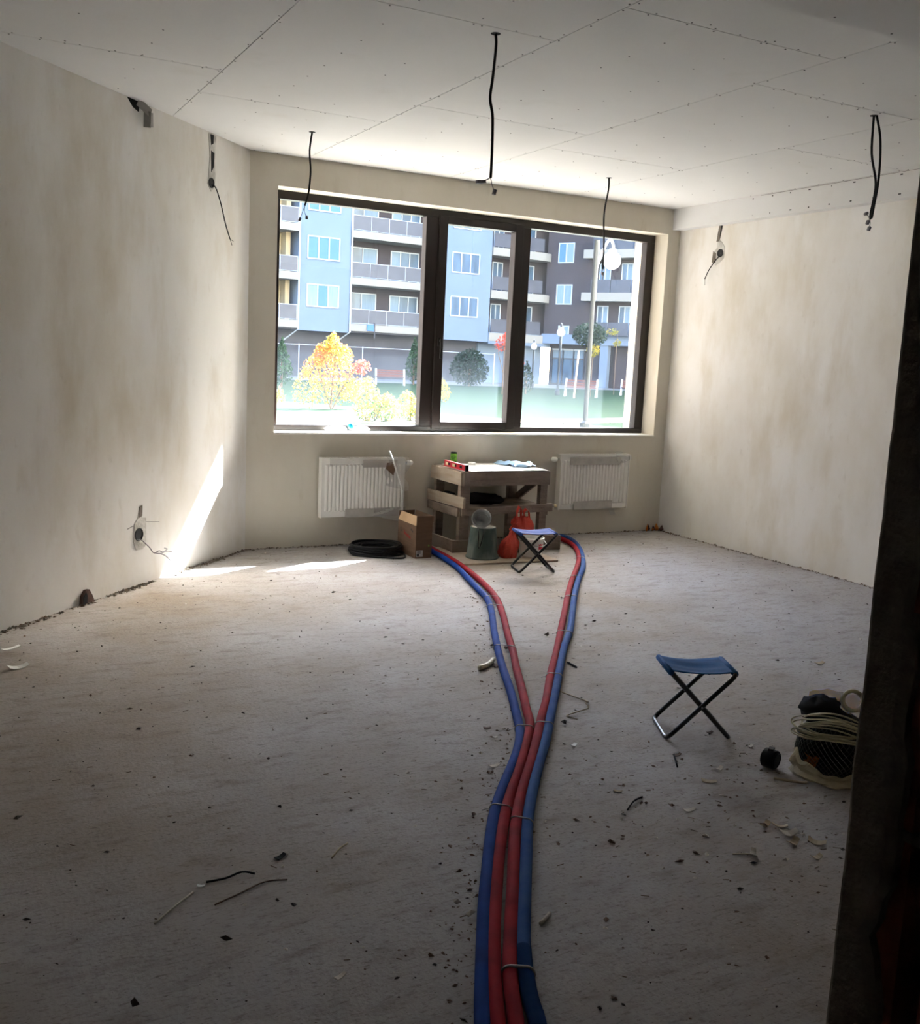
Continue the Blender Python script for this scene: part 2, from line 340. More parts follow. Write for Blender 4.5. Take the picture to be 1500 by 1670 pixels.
# window: frame members, sash, panes, handle, sill
w = empty('window_1', ((WX0+WX1)/2, .22, WZ0)); struct(w, 'wide dark brown three-part window looking onto apartment blocks')
def wpart(name, m, bx, lab=None, bev=.004, parent=w, shift=None):
    return MB().box(*bx).build(name, m, parent, bevel=bev, label=lab)
FY0, FY1 = .18, .26
for bx in ((WX0, WX1, FY0, FY1, WZ0, .937), (WX0, WX1, FY0, FY1, 2.628, WZ1), (WX0, .285, FY0, FY1, .937, 2.628), (3.722, WX1, FY0, FY1, .937, 2.628), (1.503, 1.625, FY0, FY1, .937, 2.628), (2.395, 2.49, FY0, FY1, .937, 2.628)):
    wpart('frame_bar', M['brown'], bx)
S0, S1, SZ0, SZ1 = 1.612, 2.408, .915, 2.645
sash = wpart('sash', M['brown'], (S0, 1.69, FY0-.018, FY1-.01, SZ0, SZ1))
for bx in ((2.33, S1, FY0-.018, FY1-.01, SZ0, SZ1), (1.69, 2.33, FY0-.018, FY1-.01, SZ0, .977), (1.69, 2.33, FY0-.018, FY1-.01, 2.583, SZ1)):
    o = wpart('sash_bar', M['brown'], bx)
M['g1'] = glass_dust_haze('dusty_glass_haze', .006, .004); M['g2'] = glass_dust_haze('dusty_glass_haze_sash', .006, .008); M['g3'] = glass_dust_haze('dusty_glass_haze_cut', .007, .03, 3.37)
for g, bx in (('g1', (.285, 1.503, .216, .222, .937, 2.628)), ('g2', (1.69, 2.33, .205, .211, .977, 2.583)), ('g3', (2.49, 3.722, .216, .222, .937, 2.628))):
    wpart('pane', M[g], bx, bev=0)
hb = MB().box(1.634, 1.666, .148, .163, 1.60, 1.67).box(1.642, 1.658, .125, .15, 1.635, 1.655).bar((1.65, .128, 1.66), (1.65, .122, 1.50), .018, .016, (0, 1, 0))
hb.build('handle', M['blackp'], sash, bevel=.003)
wpart('glazing_bead', M['galv'], (.285, 1.503, .2, .214, .937, .941), bev=0); wpart('glazing_bead', M['galv'], (2.49, 3.722, .2, .214, .937, .941), bev=0)
sill = wpart('sill', M['sill'], (WX0, WX1, -.012, .18, WZ0-.004, WZ0+.012), bev=.003)

# partition end at the right edge of the frame: hollow clay blocks, ragged mortar strip
JX, JY = CAM.x+1.2*math.sin(R(50.85)), CAM.y+1.2*math.cos(R(50.85))
pw = empty('wall_partition', (JX, JY, 0)); struct(pw, 'dark broken end of a clay block partition at the right edge')
core = MB(); core.box(JX+.27, XR, JY-.21, JY-.002, 0, 2.95)
o = core.build('plaster_face', M['mortar'], pw)
bh = .238
for k in range(12):
    z0 = k*(bh+.012)
    b_ = MB(); yy0, yy1 = JY-.20, JY-.03; ztop = min(z0+bh, 2.95)
    # webs of the block with vertical hollows open on the broken end
    ws = [(yy0, yy0+.022), (yy0+.066, yy0+.092), (yy0+.128, yy1)]
    off = random.uniform(-.006, .008)
    for a, c in ws: b_.box(JX+.014+off+random.uniform(0, .012), JX+.27, a, c, z0, ztop)
    b_.box(JX+.16, JX+.27, yy0, yy1, z0, ztop)
    o = b_.build('brick', M['clay'], pw)
    if z0 > 0:
        mb_ = MB(); mb_.box(JX+.02, JX+.27, yy0, yy1, z0-.012, z0)
        o = mb_.build('mortar_joint', M['mortar'], pw)
mb_ = MB(); nz_ = 120
fv = []
for i in range(nz_+1):
    z = 2.95*i/nz_
    e = .058+.02*noise.noise(Vector((z*3, 0, 1)))+.018*noise.noise(Vector((z*11, 4, 1)))+.008*noise.noise(Vector((z*31, 8, 1)))
    f_ = .003*noise.noise(Vector((z*9, 2, 5)))+.002*noise.noise(Vector((z*30, 2, 5)))
    x0 = JX+.003*noise.noise(Vector((z*7, 9, 3)))
    fv += [(x0+.004, JY+f_*.5, z), (x0, JY-.006+f_, z), (x0+.003, JY-e+.01, z), (x0+.012, JY-e, z), (JX+.03, JY-e, z), (JX+.27, JY+f_*.5, z)]
ff = []
for i in range(nz_):
    for k in range(5): ff.append((i*6+k, i*6+k+1, (i+1)*6+k+1, (i+1)*6+k))
    ff.append((i*6+5, i*6, (i+1)*6, (i+1)*6+5))
o = MB().add(fv, ff).build('plaster_edge', M['mortar'], pw)

# own building outside: facade above, balcony slab over the window, added light blockers
ob = MB()
ob.box(-60, 60, .16, YO, 3.3, 25); ob.box(XR+.25, 60, .16, YO, -.3, 3.3); ob.box(-60, -.4, .16, YO, -.3, 3.3)
struct(ob.build('wall_outer', M['cream']), 'cream outer facade of this building')
ob = MB(); ob.box(-12, -.9, YO+.02, 18, -.3, 25); struct(ob.build('wall_sky_blocker', M['skyblock']), 'added unseen dark block on the left, keeping sky light off the right wall')  # dark block added out of view to cut sky light from the left
ob = MB(); ob.box(.7, 6.2, YO, 1.35, 3.2, 3.42); struct(ob.build('trim_3', M['cream']), 'balcony slab of the floor above, outside the window')
ob = MB(); ob.box(4.55, 4.9, 1.0, 1.34, -.05, 3.2); ob.box(4.52, 4.93, .97, 1.37, -.05, .1); struct(ob.build('trim_4', M['cream']), 'added unseen column outside, keeping sun off the right pane')  # column added out of view to shade the right pane
ob = MB(); ob.box(WX1-.008, WX1+.0, FY1, YO+.004, WZ0-.05, WZ1+.05); struct(ob.build('trim_5', M['cream']), 'cream outer reveal beside the right window pane')

# ------------------------------------------------------------------ outside: ground, apartment building, garden
M['paving'] = mat('light_paving', (116, 113, 109), (106, 103, 100), scale=1.5, rough=.9)
M['grass'] = layered('lawn', (16, 42, 20), [((26, 50, 22), .5, (1, 1, 1), .4, .65, .7), ((14, 36, 17), 2.5, (1, 1, 1), .5, .75, .6), ((40, 44, 26), 6, (1, 1, 1), .62, .8, .5)], bump=.5, bscale=30)
M['asph'] = mat('courtyard_paving', (104, 102, 100), (92, 90, 88), scale=.4, rough=.95)
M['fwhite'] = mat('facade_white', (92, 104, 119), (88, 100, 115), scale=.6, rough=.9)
M['fslab'] = mat('facade_slab', (118, 114, 106), rough=.9)
M['fdark'] = mat('facade_dark', (52, 46, 50), (47, 42, 46), scale=1.2, rough=.9)
M['fbase'] = mat('facade_base', (66, 66, 72), (58, 58, 64), scale=.8, rough=.9)
M['fbeige'] = mat('facade_beige', (150, 134, 106), rough=.9)
M['fglass'] = mat('facade_window_glass', (44, 60, 76), (64, 84, 104), scale=.7, rough=.2, spec=.3, stretch=(3, 1, .6))
M['fblind'] = mat('facade_blind', (52, 86, 140), (64, 100, 154), scale=9, rough=.6, stretch=(8, 1, .2))
M['fcurt'] = mat('facade_curtain', (104, 122, 138), (84, 102, 120), scale=5, rough=.6, stretch=(8, 1, .2))
M['frail'] = mat('balcony_panel', (54, 55, 62), (62, 63, 70), scale=2, rough=.4)
M['fmetal'] = mat('facade_white_frame', (150, 156, 162), rough=.5)
gb = MB(); gb.box(-60, 120, YO, 7.0, -.25, -.05)
struct(gb.build('ground_paving', M['paving']), 'pale paving strip outside the window')
gb = MB(); gb.box(-60, 120, 7.0, 46, -.25, -.03)
struct(gb.build('ground_lawn', M['grass']), 'sunlit lawn of the courtyard')
gb = MB(); gb.box(-60, 120, 46, 130, -.25, -.05)
struct(gb.build('ground_courtyard', M['asph']), 'paved ground along the apartment buildings')
def strip(pts, w_, z, name, label):
    m_ = MB(); P = smooth_path(pts, 8)
    for a, b in zip(P[:-1], P[1:]): m_.bar(a+Vector((0, 0, z)), b+Vector((0, 0, z)), w_, .04)
    struct(m_.build(name, M['path']), label)
M['path'] = mat('path_slabs', (92, 90, 84), (84, 82, 77), scale=2)
strip([(0, 14, 0), (14, 15.5, 0), (26, 22, 0), (46, 30, 0)], 1.3, -.025, 'ground_path', 'pale path across the lawn')

# main block: local frame u (along facade), v (out towards us), z
O1 = Vector((20.061, 53.78, 0)); A1 = R(5)
def block(name, label, org, rz): 
    e = empty(name, org, rz); tag(e, label, 'building'); return e
B1 = block('apartment_block', 'white apartment block with grey balconies across the courtyard', O1, A1)
# local axes: x = u, y = depth away from us (so -y faces us)
def bpart(par, name, m, *boxes, **k):
    q = MB()
    for b in boxes: q.box(*b)
    return q.build(name, m, par, local=True, **k)
def fwindow(par, x0, x1, z0, z1, y, n=3, glass='fglass', mids=None):
    """frame at y (front), n panes"""
    fr = MB(); t = .07
    fr.box(x0, x1, y-.05, y+.03, z0, z0+t).box(x0, x1, y-.05, y+.03, z1-t, z1)
    for i in range(n+1):
        xx = x0+(x1-x0-t)*i/n; fr.box(xx, xx+t, y-.05, y+.03, z0, z1)
    f = fr.build('window', M['fmetal'], par, local=True)
    for i in range(n):
        a = x0+(x1-x0-t)*i/n+t; b = x0+(x1-x0-t)*(i+1)/n
        g = glass if isinstance(glass, str) else glass[i]
        MB().box(a, b, y-.01, y+.01, z0+t, z1-t).build('pane', M[g], f, local=True)
    return f
FL = 2.92; NF = 7
bpart(B1, 'ground_floor_wall', M['fbase'], (-70, 17.9, 1.2, 12, -.1, 2.95))
bpart(B1, 'soffit', M['fbase'], (-70, 17.9, .02, 1.2, 2.9, 3.0))
TOP = 2.95+FL*NF
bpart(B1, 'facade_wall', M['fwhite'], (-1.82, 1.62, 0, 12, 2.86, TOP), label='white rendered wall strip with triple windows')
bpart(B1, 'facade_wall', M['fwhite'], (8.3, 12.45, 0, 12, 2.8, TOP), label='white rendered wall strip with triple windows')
bpart(B1, 'facade_wall', M['fdark'], (-70, -8, 0, 12, 2.86, TOP))
bpart(B1, 'recessed_wall', M['fbeige'], (-8, -1.82, 1.7, 12, 2.95, TOP))
bpart(B1, 'recessed_wall', M['fdark'], (1.62, 8.3, 1.7, 12, 2.95, TOP))
bpart(B1, 'recessed_wall', M['fdark'], (12.45, 19.2, 1.5, 12, 2.7, TOP))
gl_a = [('fcurt', 'fblind', 'fcurt'), ('fblind', 'fblind', 'fblind'), ('fblind', 'fblind', 'fblind')]
for k in range(NF):
    zb = 4.34+FL*k
    fwindow(B1, -1.37, .86, zb, zb+1.42, -.01, 3, gl_a[min(k, 2)])
    fwindow(B1, 9.2, 11.46, zb+.05, zb+1.42, -.01, 3, ('fglass', 'fglass', 'fglass'))
    s0 = 3.0+FL*k
    bpart(B1, 'balcony_slab', M['fslab'], (1.66, 8.28, -.12, 1.7, s0, s0+.46))
    bpart(B1, 'balcony_slab', M['fslab'], (-7.9, -1.9, -.12, 1.7, s0, s0+.46))
    bpart(B1, 'balcony_slab', M['fslab'], (12.5, 16.9, -.1, 1.6, s0-.1, s0+.45))
    # rounded end of the dark block's balconies
    q = MB(); q.prism([(16.9, 1.6), (16.9, -.1)]+[(16.9+1.15*math.sin(a), .75-.85*math.cos(a)) for a in [R(t) for t in range(10, 171, 20)]], s0-.1, s0+.45)
    q.build('balcony_slab', M['fslab'], B1, local=True)
    for (a, b) in ((1.72, 8.22), (-7.8, -2.0), (12.6, 16.9)):
        n = max(2, int((b-a)/1.1)); pw_ = (b-a)/n
        rail = MB()
        for i in range(n+1): rail.box(a+i*pw_-.012, a+i*pw_+.012, -.075, -.05, s0+.45, s0+1.42)
        rail.box(a, b, -.085, -.035, s0+1.38, s0+1.41).box(a, b, -.08, -.04, s0+.5, s0+.52)
        rl = rail.build('balcony_railing', M['fmetal'] if a < 12 else M['frail'], B1, local=True)
        for i in range(n): MB().box(a+i*pw_+.014, a+(i+1)*pw_-.014, -.07, -.055, s0+.53, s0+1.38).build('panel', M['frail'], rl, local=True)
    zz = s0+.5
    fwindow(B1, 2.2, 4.4, zz, zz+2.05, 1.66, 2, ('fglass', 'fcurt'))
    fwindow(B1, 5.4, 7.6, zz, zz+2.05, 1.66, 3, ('fcurt', 'fglass', 'fglass'))
    fwindow(B1, -4.6, -2.7, zz, zz+2.05, 1.66, 2, ('fglass', 'fcurt'))
    fwindow(B1, -7.4, -5.4, zz, zz+2.05, 1.66, 2)
    fwindow(B1, 13.5, 14.4, zz, zz+2.05, 1.46, 2)
    fwindow(B1, 15.9, 17.2, zz, zz+2.05, 1.46, 2, ('fcurt', 'fglass'))
bpart(B1, 'fascia_band', M['fwhite'], (12.47, 17.9, -.05, 1.5, 2.68, 3.5))
bpart(B1, 'balcony_divider', M['fbeige'], (-2.4, -2.1, .9, 1.7, 2.95, TOP))
bpart(B1, 'sign', M['fblind'], (2.85, 3.35, -.22, -.16, 3.05, 3.45)); bpart(B1, 'sign_post', M['frail'], (3.38, 3.44, -.22, -.16, 2.6, 3.6))
def pipe(pts): MB().tube([Vector(p) for p in pts], .06, 8).build('drainpipe', M['fmetal'], B1, local=True)
for u in (-1.9, 1.68, 8.2): pipe([(u, -.07, TOP), (u, -.07, 2.9), (u-.6, 1.1, 2.1), (u-.6, 1.1, 0)])
for u, ww in ((12.9, 1.6), (15.4, 1.2)):
    bpart(B1, 'entrance_door', M['fbase'], (u, u+ww, 1.1, 1.25, 0, 2.3))
bpart(B1, 'entrance_wall', M['fwhite'], (12.3, 17.9, 1.0, 1.19, -.1, 2.7))
# wing on the right, turning towards us
c_az = R(148); O2 = Vector((37.951, 55.346, 0)); A2 = math.pi/2-c_az
B2 = block('apartment_wing', 'dark brown apartment wing with cream balcony bands beyond the lamps', O2, A2)
bpart(B2, 'facade_wall', M['fdark'], (-.6, 36, 0, 12, 2.9, 31))
bpart(B2, 'ground_floor_wall', M['fbase'], (-.4, 36, .9, 12, -.1, 2.95))
bpart(B2, 'fascia_band', M['fwhite'], (-.4, 36, -.7, .9, 2.93, 3.62))
for k in range(-1, 8):
    zb = 5.75+FL*k
    if k >= 0: fwindow(B2, .28, 1.52, zb, zb+1.42, -.02, 2, ('fblind', 'fcurt') if k == 1 else ('fcurt', 'fcurt'))
    else: fwindow(B2, .6, 1.45, zb+.7, zb+1.42, -.02, 2, ('fcurt', 'fcurt'))
for k in range(9):
    s0 = 5.95+FL*k
    q = MB(); q.box(2.75, 34, -1.2, 0, s0, s0+.58); q.build('balcony_slab', M['fslab'], B2, local=True)
for k in range(9):
    s0 = 3.1+FL*k
    for i in range(8):
        a = 3.4+i*1.5; MB().box(a, a+1.44, -1.14, -1.1, s0+.5, s0+1.4).build('balcony_panel', M['frail'], B2, local=True)
    for a in (3.55, 5.2, 7.4, 10, 12.5): fwindow(B2, a, a+.85, s0+.55, s0+2.6, -.02, 2, ('fglass', 'fcurt'))
for a in (4.2, 7.6, 11): bpart(B2, 'column', M['fwhite'], (a, a+.6, -.6, -.1, -.1, 2.95))
bpart(B2, 'shop_front_wall', M['fdark'], (4.9, 36, .3, .9, -.1, 2.95))
sf = bpart(B2, 'shop_front', M['fmetal'], (-.2, 3.2, .78, .9, 2.5, 2.62))
for i in range(4):
    MB().box(-.2+i*.86, -.14+i*.86, .78, .9, 0, 2.6).build('shop_mullion', M['frail'], B2, local=True)
    if i < 3:
        MB().box(-.1+i*.86, .62+i*.86, .84, .86, 1.95, 2.5).build('shop_pane', M['fcurt'], B2, local=True)
        MB().box(-.1+i*.86, .62+i*.86, .84, .86, .1, 1.85).build('shop_pane', M['fglass'], B2, local=True)

# garden
def leafmat(n, c1, c2): M[n] = mat('leaves_'+n, c1, c2, scale=1.7, rough=.7, transl=.45, lo=.4, hi=.6)
leafmat('orange', (196, 112, 44), (204, 150, 60)); leafmat('yellow', (158, 136, 46), (132, 126, 44)); leafmat('redl', (176, 58, 46), (190, 80, 58))
leafmat('greenl', (80, 110, 54), (62, 92, 44)); leafmat('darkg', (30, 50, 36), (24, 42, 30)); leafmat('conif', (54, 82, 50), (42, 66, 42))
M['bark'] = mat('bark', (104, 88, 74), (84, 70, 58), scale=12, rough=.95)
M['post'] = mat('timber_stake', (196, 168, 138), rough=.9)
M['slatb'] = mat('bench_slat', (84, 48, 42), rough=.8)
M['pole'] = mat('lamp_pole', (36, 38, 42), rough=.5)
M['poled'] = mat('lamp_pole_dark', (30, 34, 40), rough=.5)
M['globe'] = mat('white_globe', (240, 240, 240), rough=.3, transl=.35)
def leaves(n, pick, size):
    m_ = MB()
    for _ in range(n):
        c = Vector(pick()); a = random.uniform(0, 6.28); e = random.uniform(-1.2, 1.2); s = size*random.uniform(.6, 1.3)
        u = Vector((math.cos(a)*math.cos(e), math.sin(a)*math.cos(e), math.sin(e)))*s; v = Vector((-math.sin(a), math.cos(a), random.uniform(-.6, .6))).normalized()*s*.6
        m_.add([c-u, c-v*.9, c+u, c+v*.9], [(0, 1, 2, 3)])
    return m_
def blob(c, r, h, taper=0., n=1):
    def f():
        while True:
            x, y, z = (random.uniform(-1, 1) for _ in range(3))
            q = x*x+y*y+z*z
            if q < 1 and (q > .35 or random.random() < .4): break
        k = 1-taper*(z+1)/2
        return (c[0]+x*r*k, c[1]+y*r*k, c[2]+h*(z+1)/2)
    return f
def multi(fs): return lambda: random.choice(fs)()
def plant(name, label, cat, pos, fol, stems, bark='bark', group=None):
    """fol: list of (part name, material, count, picker, leaf size); stems: list of (point list, radius)"""
    e = empty(name, pos); tag(e, label, cat, group)
    for pn, m_, n, pk, sz in fol: leaves(n, pk, sz).build(pn, M[m_], e, local=True)
    for pts, r in stems: MB().tube(smooth_path(pts, 4), r, 6, rf=lambda i: r).build('stem', M[bark], e, local=True)
    return e
plant('autumn_shrub', 'large orange and yellow autumn shrub seen through the left pane', 'shrub', (7.76, 19.2, -.03),
      [('foliage', 'orange', 2000, multi([blob((0, 0, .7), .75, .9, .35), blob((.3, 0, .35), .7, 1.1, .4), blob((-.5, 0, .7), .5, .8, .5), blob((.05, 0, 1.3), .4, .85, .75), blob((.35, 0, 1.2), .35, .6, .5), blob((-.35, 0, 1.15), .3, .65, .6)]), .05),
       ('foliage', 'yellow', 1500, multi([blob((-.65, .1, .0), .6, 1.2, .6), blob((0, 0, .1), 1.0, .8, .4), blob((-.1, 0, 1.2), .4, .8, .7), blob((.6, 0, .2), .45, .7, .4)]), .05),
       ('foliage', 'redl', 220, blob((.85, -.1, .95), .32, .45, .2), .05)],
      [([(0, 0, 0), (.05, 0, .8), (.15, 0, 1.8)], .03), ([(0, 0, 0), (-.25, 0, .7), (-.45, 0, 1.3)], .02), ([(.05, 0, 0), (.4, 0, .7), (.7, -.1, 1.2)], .02)])
plant('yellow_shrub', 'thin yellow shrub left of the big orange one', 'shrub', (6.3, 20.4, -.03),
      [('foliage', 'yellow', 500, multi([blob((0, 0, .1), .35, 1.3, .7), blob((.15, 0, 0), .45, .6, .3)]), .05)], [([(0, 0, 0), (.05, 0, 1.2)], .015)])
plant('low_shrub', 'low yellow-green shrub right of the orange shrub', 'shrub', (7.0, 14.2, -.03),
      [('foliage', 'yellow', 1500, multi([blob((-.2, 0, 0), .42, 1.05, .45), blob((.3, 0, 0), .4, .7, .5)]), .038), ('foliage', 'greenl', 500, blob((0, 0, 0), .6, .5, .3), .038)], [([(0, 0, 0), (-.05, 0, .8)], .012), ([(0, 0, 0), (.25, 0, .6)], .012)])
plant('low_shrub', 'low pale yellow shrub nearest the window mullion', 'shrub', (8.1, 14.6, -.03),
      [('foliage', 'yellow', 1300, multi([blob((-.1, 0, 0), .4, .75, .5), blob((.35, 0, 0), .3, .5, .5)]), .036), ('foliage', 'greenl', 300, blob((.1, 0, 0), .5, .35, .3), .036)], [([(0, 0, 0), (0, 0, .6)], .012)])
plant('cone_conifer', 'small cone-shaped conifer at the edge of the left pane', 'tree', (21.8, 44.0, -.03), [('foliage', 'conif', 900, blob((0, 0, .1), .75, 2.6, .95), .09)], [([(0, 0, 0), (0, 0, 1.2)], .05)])
plant('cone_conifer', 'small conifer at the far left behind the yellow shrub', 'tree', (11.0, 34.0, -.03), [('foliage', 'conif', 900, blob((0, 0, .1), .7, 2.0, .9), .08)], [([(0, 0, 0), (0, 0, 1.2)], .05)])
plant('evergreen_bush', 'dark green round bush behind the narrow middle pane', 'shrub', (25.6, 44.5, -.03), [('foliage', 'darkg', 1800, blob((0, 0, 0), 1.35, 2.2, .3), .11)], [([(0, 0, 0), (0, 0, 1)], .06)])
plant('red_tree', 'small tree with red leaves behind the middle pane', 'tree', (21.5, 33.5, -.03), [('foliage', 'redl', 420, multi([blob((-.1, 0, 1.95), .42, .75, .2), blob((.25, 0, 2.4), .4, .55, .2), blob((.8, 0, 1.3), .35, .3, .2)]), .07)],
      [([(0, 0, 0), (.02, 0, 1.5), (0, 0, 2.7)], .025), ([(0, 0, 1.2), (.5, 0, 1.9), (.9, 0, 2.8)], .015), ([(0, 0, 1), (-.3, 0, 1.9)], .015), ([(.2, 0, 1.5), (.7, 0, 2.2), (1.2, 0, 2.9)], .01)])
plant('yellow_shrub', 'pale yellow shrub at the left edge of the middle pane', 'shrub', (13.6, 24.6, -.03), [('foliage', 'yellow', 900, multi([blob((0, 0, 0), .5, 1.3, .6), blob((.3, 0, 0), .4, .8, .4)]), .05)], [([(0, 0, 0), (0, 0, .9)], .015)])
plant('small_conifer', 'small dark conifer at the right of the middle pane', 'tree', (23.7, 35.0, -.03), [('foliage', 'darkg', 600, blob((0, 0, 0), .55, 1.6, .8), .07)], [([(0, 0, 0), (0, 0, 1)], .04)])
plant('round_tree', 'dark round-headed tree behind the near lamp post', 'tree', (20.7, 25.5, -.03), [('foliage', 'darkg', 1300, blob((0, 0, 2.25), .75, .95, .15), .07)], [([(0, 0, 0), (0, 0, 2.5)], .035)])
plant('young_tree', 'staked young tree with a pale green crown beside the shop front', 'tree', (26.5, 33.5, -.03), [('foliage', 'yellow', 240, blob((0, 0, 1.9), .4, .75, .3), .07)], [([(0, 0, 0), (0, 0, 2.4)], .02)])
plant('young_tree', 'thin staked tree with a yellow tuft at the right', 'tree', (30.9, 37.6, -.03), [('foliage', 'yellow', 160, multi([blob((-.3, 0, 3.2), .4, .35, 0), blob((0, 0, 2.6), .25, .4, 0)]), .07)], [([(0, 0, 0), (0, 0, 3.3)], .02)])
plant('young_tree', 'young yellow tree at the far right of the window', 'tree', (34.2, 36.6, -.03), [('foliage', 'yellow', 240, multi([blob((0, 0, 1.5), .35, .6, 0), blob((-.2, 0, .9), .25, .5, 0)]), .07)], [([(0, 0, 0), (0, 0, 2)], .02)])
for i, (x, y, h, l, lean) in enumerate(((24.2, 31.5, 2.15, 'timber stake by the pale green young tree', .08), (32.0, 36.3, 2.6, 'leaning timber stake left of the pair at the right', .12), (33.0, 36.9, 2.6, 'upright timber stake right of the pair at the right', 0))):
    tag(MB().tube([(x, y, -.05), (x+lean*.8, y-lean, h)], .045, 8).build('tree_stake', M['post']), l, 'stake', 'tree stakes on the lawn')
def lamp(pos, h, label, arm, pm, rg):
    e = empty('globe_lamp', pos); tag(e, label, 'street lamp', 'globe lamps in the courtyard')
    MB().tube([(0, 0, 0), (0, 0, h)], .055, 10).build('pole', M[pm], e, local=True)
    MB().lathe([(.001, 0), (.12, 0), (.12, .25), (.06, .3)], (0, 0, 0), 12).build('base', M[pm], e, local=True)
    g = Vector((arm, -arm*.35, h-.42)) if arm else Vector((0, 0, h+rg*.9))
    if arm:
        P = [Vector((0, 0, h-.75)), Vector((arm*.35, -arm*.12, h-.3)), Vector((arm*.75, -arm*.25, h+.02)), Vector((arm, -arm*.35, h-.08)), g+Vector((0, 0, rg*.9))]
        MB().tube(smooth_path(P, 6), .03, 8).build('arm', M['fmetal'], e, local=True)
        MB().tube([(0.06, 0, h), (.06, 0, h-1.3)], .02, 6).build('bracket', M['fmetal'], e, local=True)
    q = MB(); q.lathe([(max(.001, rg*math.sin(t)), rg*math.cos(t)) for t in [math.pi*i/14 for i in range(15)]], g, 24); q.build('globe', M['globe'], e, local=True, smooth=True)
    MB().lathe([(.001, .07), (.08, .06), (.1, 0), (.1, -.03)], g+Vector((0, 0, rg*.95)), 12).build('collar', M['fmetal'], e, local=True)
    return e
lamp((11.06, 11.55, -.05), 4.3, 'near grey lamp post with a large white globe on a curved arm', .36, 'pole', .2)
lamp((25.3, 34.6, -.05), 3.5, 'dark lamp post with a small white globe behind the right pane', .001, 'poled', .2)
lamp((32.3, 48.4, -.05), 3.0, 'distant globe lamp in front of the building fascia', .001, 'poled', .2)
def bench(pos, rz, label):
    e = empty('park_bench', pos, rz); tag(e, label, 'bench', 'park benches on the lawn')
    for s in (-.75, .75):
        MB().bar((s, -.25, 0), (s, .1, .45), .09, .12).bar((s, .0, .4), (s, .3, .85), .09, .12).bar((s, .3, 0), (s, .1, .45), .09, .1).build('side_frame', M['fmetal'], e, local=True)
    for k in range(4): MB().bar((-.75, -.2+k*.1, .47), (.75, -.2+k*.1, .47), .08, .04).build('slat', M['slatb'], e, local=True)
    for k in range(3): MB().bar((-.75, .12+k*.06, .55+k*.12), (.75, .12+k*.06, .55+k*.12), .03, .08).build('slat', M['slatb'], e, local=True)
bench((25.6, 33.0, -.05), R(-40), 'white-ended park bench behind the near lamp post')
bench((31.3, 36.2, -.05), R(-40), 'white-ended park bench between the stakes at the right')
bench((19.5, 42.0, -.05), R(-20), 'park bench beside the conifer, seen through the left pane')
# courtyard fence at the foot of the white block
fe = empty('wire_fence', (14, 50, 0)); tag(fe, 'thin wire fence in front of the white block', 'fence')
for i in (0, 3, 6, 9, 13): MB().tube([(13+i*1.4, 50+i*.12, -.05), (13+i*1.4, 50+i*.12, 2.0)], .03, 6).build('post', M['post'] if i % 3 == 1 else M['fmetal'], fe)
MB().tube([(13, 50, 1.95), (13+13*1.4, 50+13*.12, 1.95)], .02, 6).build('top_rail', M['fmetal'], fe)

# ------------------------------------------------------------------ radiators
def radiator(x0, x1, z0, z1, label, valve_right):
    e = empty('panel_radiator', ((x0+x1)/2, -.03, z0)); tag(e, label, 'radiator', 'radiators under the window')
    yb, yf = -.03, -.10
    q = MB(); n = 20; wdt = x1-x0; q.box(x0+.004, x1-.004, yf+.006, yf+.014, z0+.01, z1-.01)
    pitch = (wdt-.05)/n
    for i in range(n):
        a = x0+.025+i*pitch
        q.add([(a, yf+.006, z0+.05), (a+pitch*.3, yf-.004, z0+.06), (a+pitch*.62, yf-.004, z0+.06), (a+pitch*.92, yf+.006, z0+.05), (a, yf+.006, z1-.05), (a+pitch*.3, yf-.004, z1-.06), (a+pitch*.62, yf-.004, z1-.06), (a+pitch*.92, yf+.006, z1-.05)],
              [(0, 1, 5, 4), (1, 2, 6, 5), (2, 3, 7, 6), (0, 3, 2, 1), (4, 5, 6, 7)])
    q.build('front_panel', M['white'], e)
    MB().box(x0+.01, x1-.01, yb-.012, yb, z0+.01, z1-.012).build('back_panel', M['white'], e)
    for a, b in ((x0-.004, x0+.006), (x1-.006, x1+.004)): MB().box(a, b, yf, yb, z0, z1).build('side_cover', M['white'], e, bevel=.002)
    q = MB(); q.box(x0, x1, yf, yf+.006, z1-.012, z1).box(x0, x1, yb-.006, yb, z1-.012, z1)
    for i in range(28): q.box(x0+.01+i*(wdt-.02)/28, x0+.016+i*(wdt-.02)/28, yf+.006, yb-.006, z1-.008, z1-.002)
    q.build('top_grille', M['white'], e)
    MB().box(x0+.01, x1-.01, yf+.02, yb-.015, z0+.004, z0+.02).build('bottom_rail', M['white'], e)
    for zz in (z0+.06, z1-.06):
        for xx in (x0+.15, x1-.15): MB().box(xx-.015, xx+.015, yb-.002, -.001, zz-.02, zz+.02).build('bracket', M['galv'], e)
    xs = x1 if valve_right else x0; d = 1 if valve_right else -1
    zv = z1-.045
    MB().tube([(xs, -.065, zv), (xs+d*.035, -.065, zv)], .011, 10).build('valve', M['steel'], e, smooth=True)
    MB().lathe([(.001, 0), (.017, 0), (.02, .01), (.02, .04), (.014, .05), (.001, .05)], (xs+d*.03, -.065, zv), 14, mat=Matrix.Rotation(R(90)*d, 3, 'Y')).build('thermostat_head', M['whitep'], e, smooth=True)
    if not valve_right:
        MB().tube([(xs, -.065, z0+.035), (xs-.05, -.065, z0+.035)], .008, 8).tube([(xs-.05, -.065, z0+.035), (xs-.05, -.003, z0+.035)], .008, 8).build('return_pipe', M['steel'], e)
        MB().lathe([(.001, 0), (.012, 0), (.014, .012), (.012, .026), (.001, .026)], (xs-.005, -.065, z0+.035), 12, mat=Matrix.Rotation(-R(90), 3, 'Y')).build('lockshield_cap', M['tapew'], e)
    return e
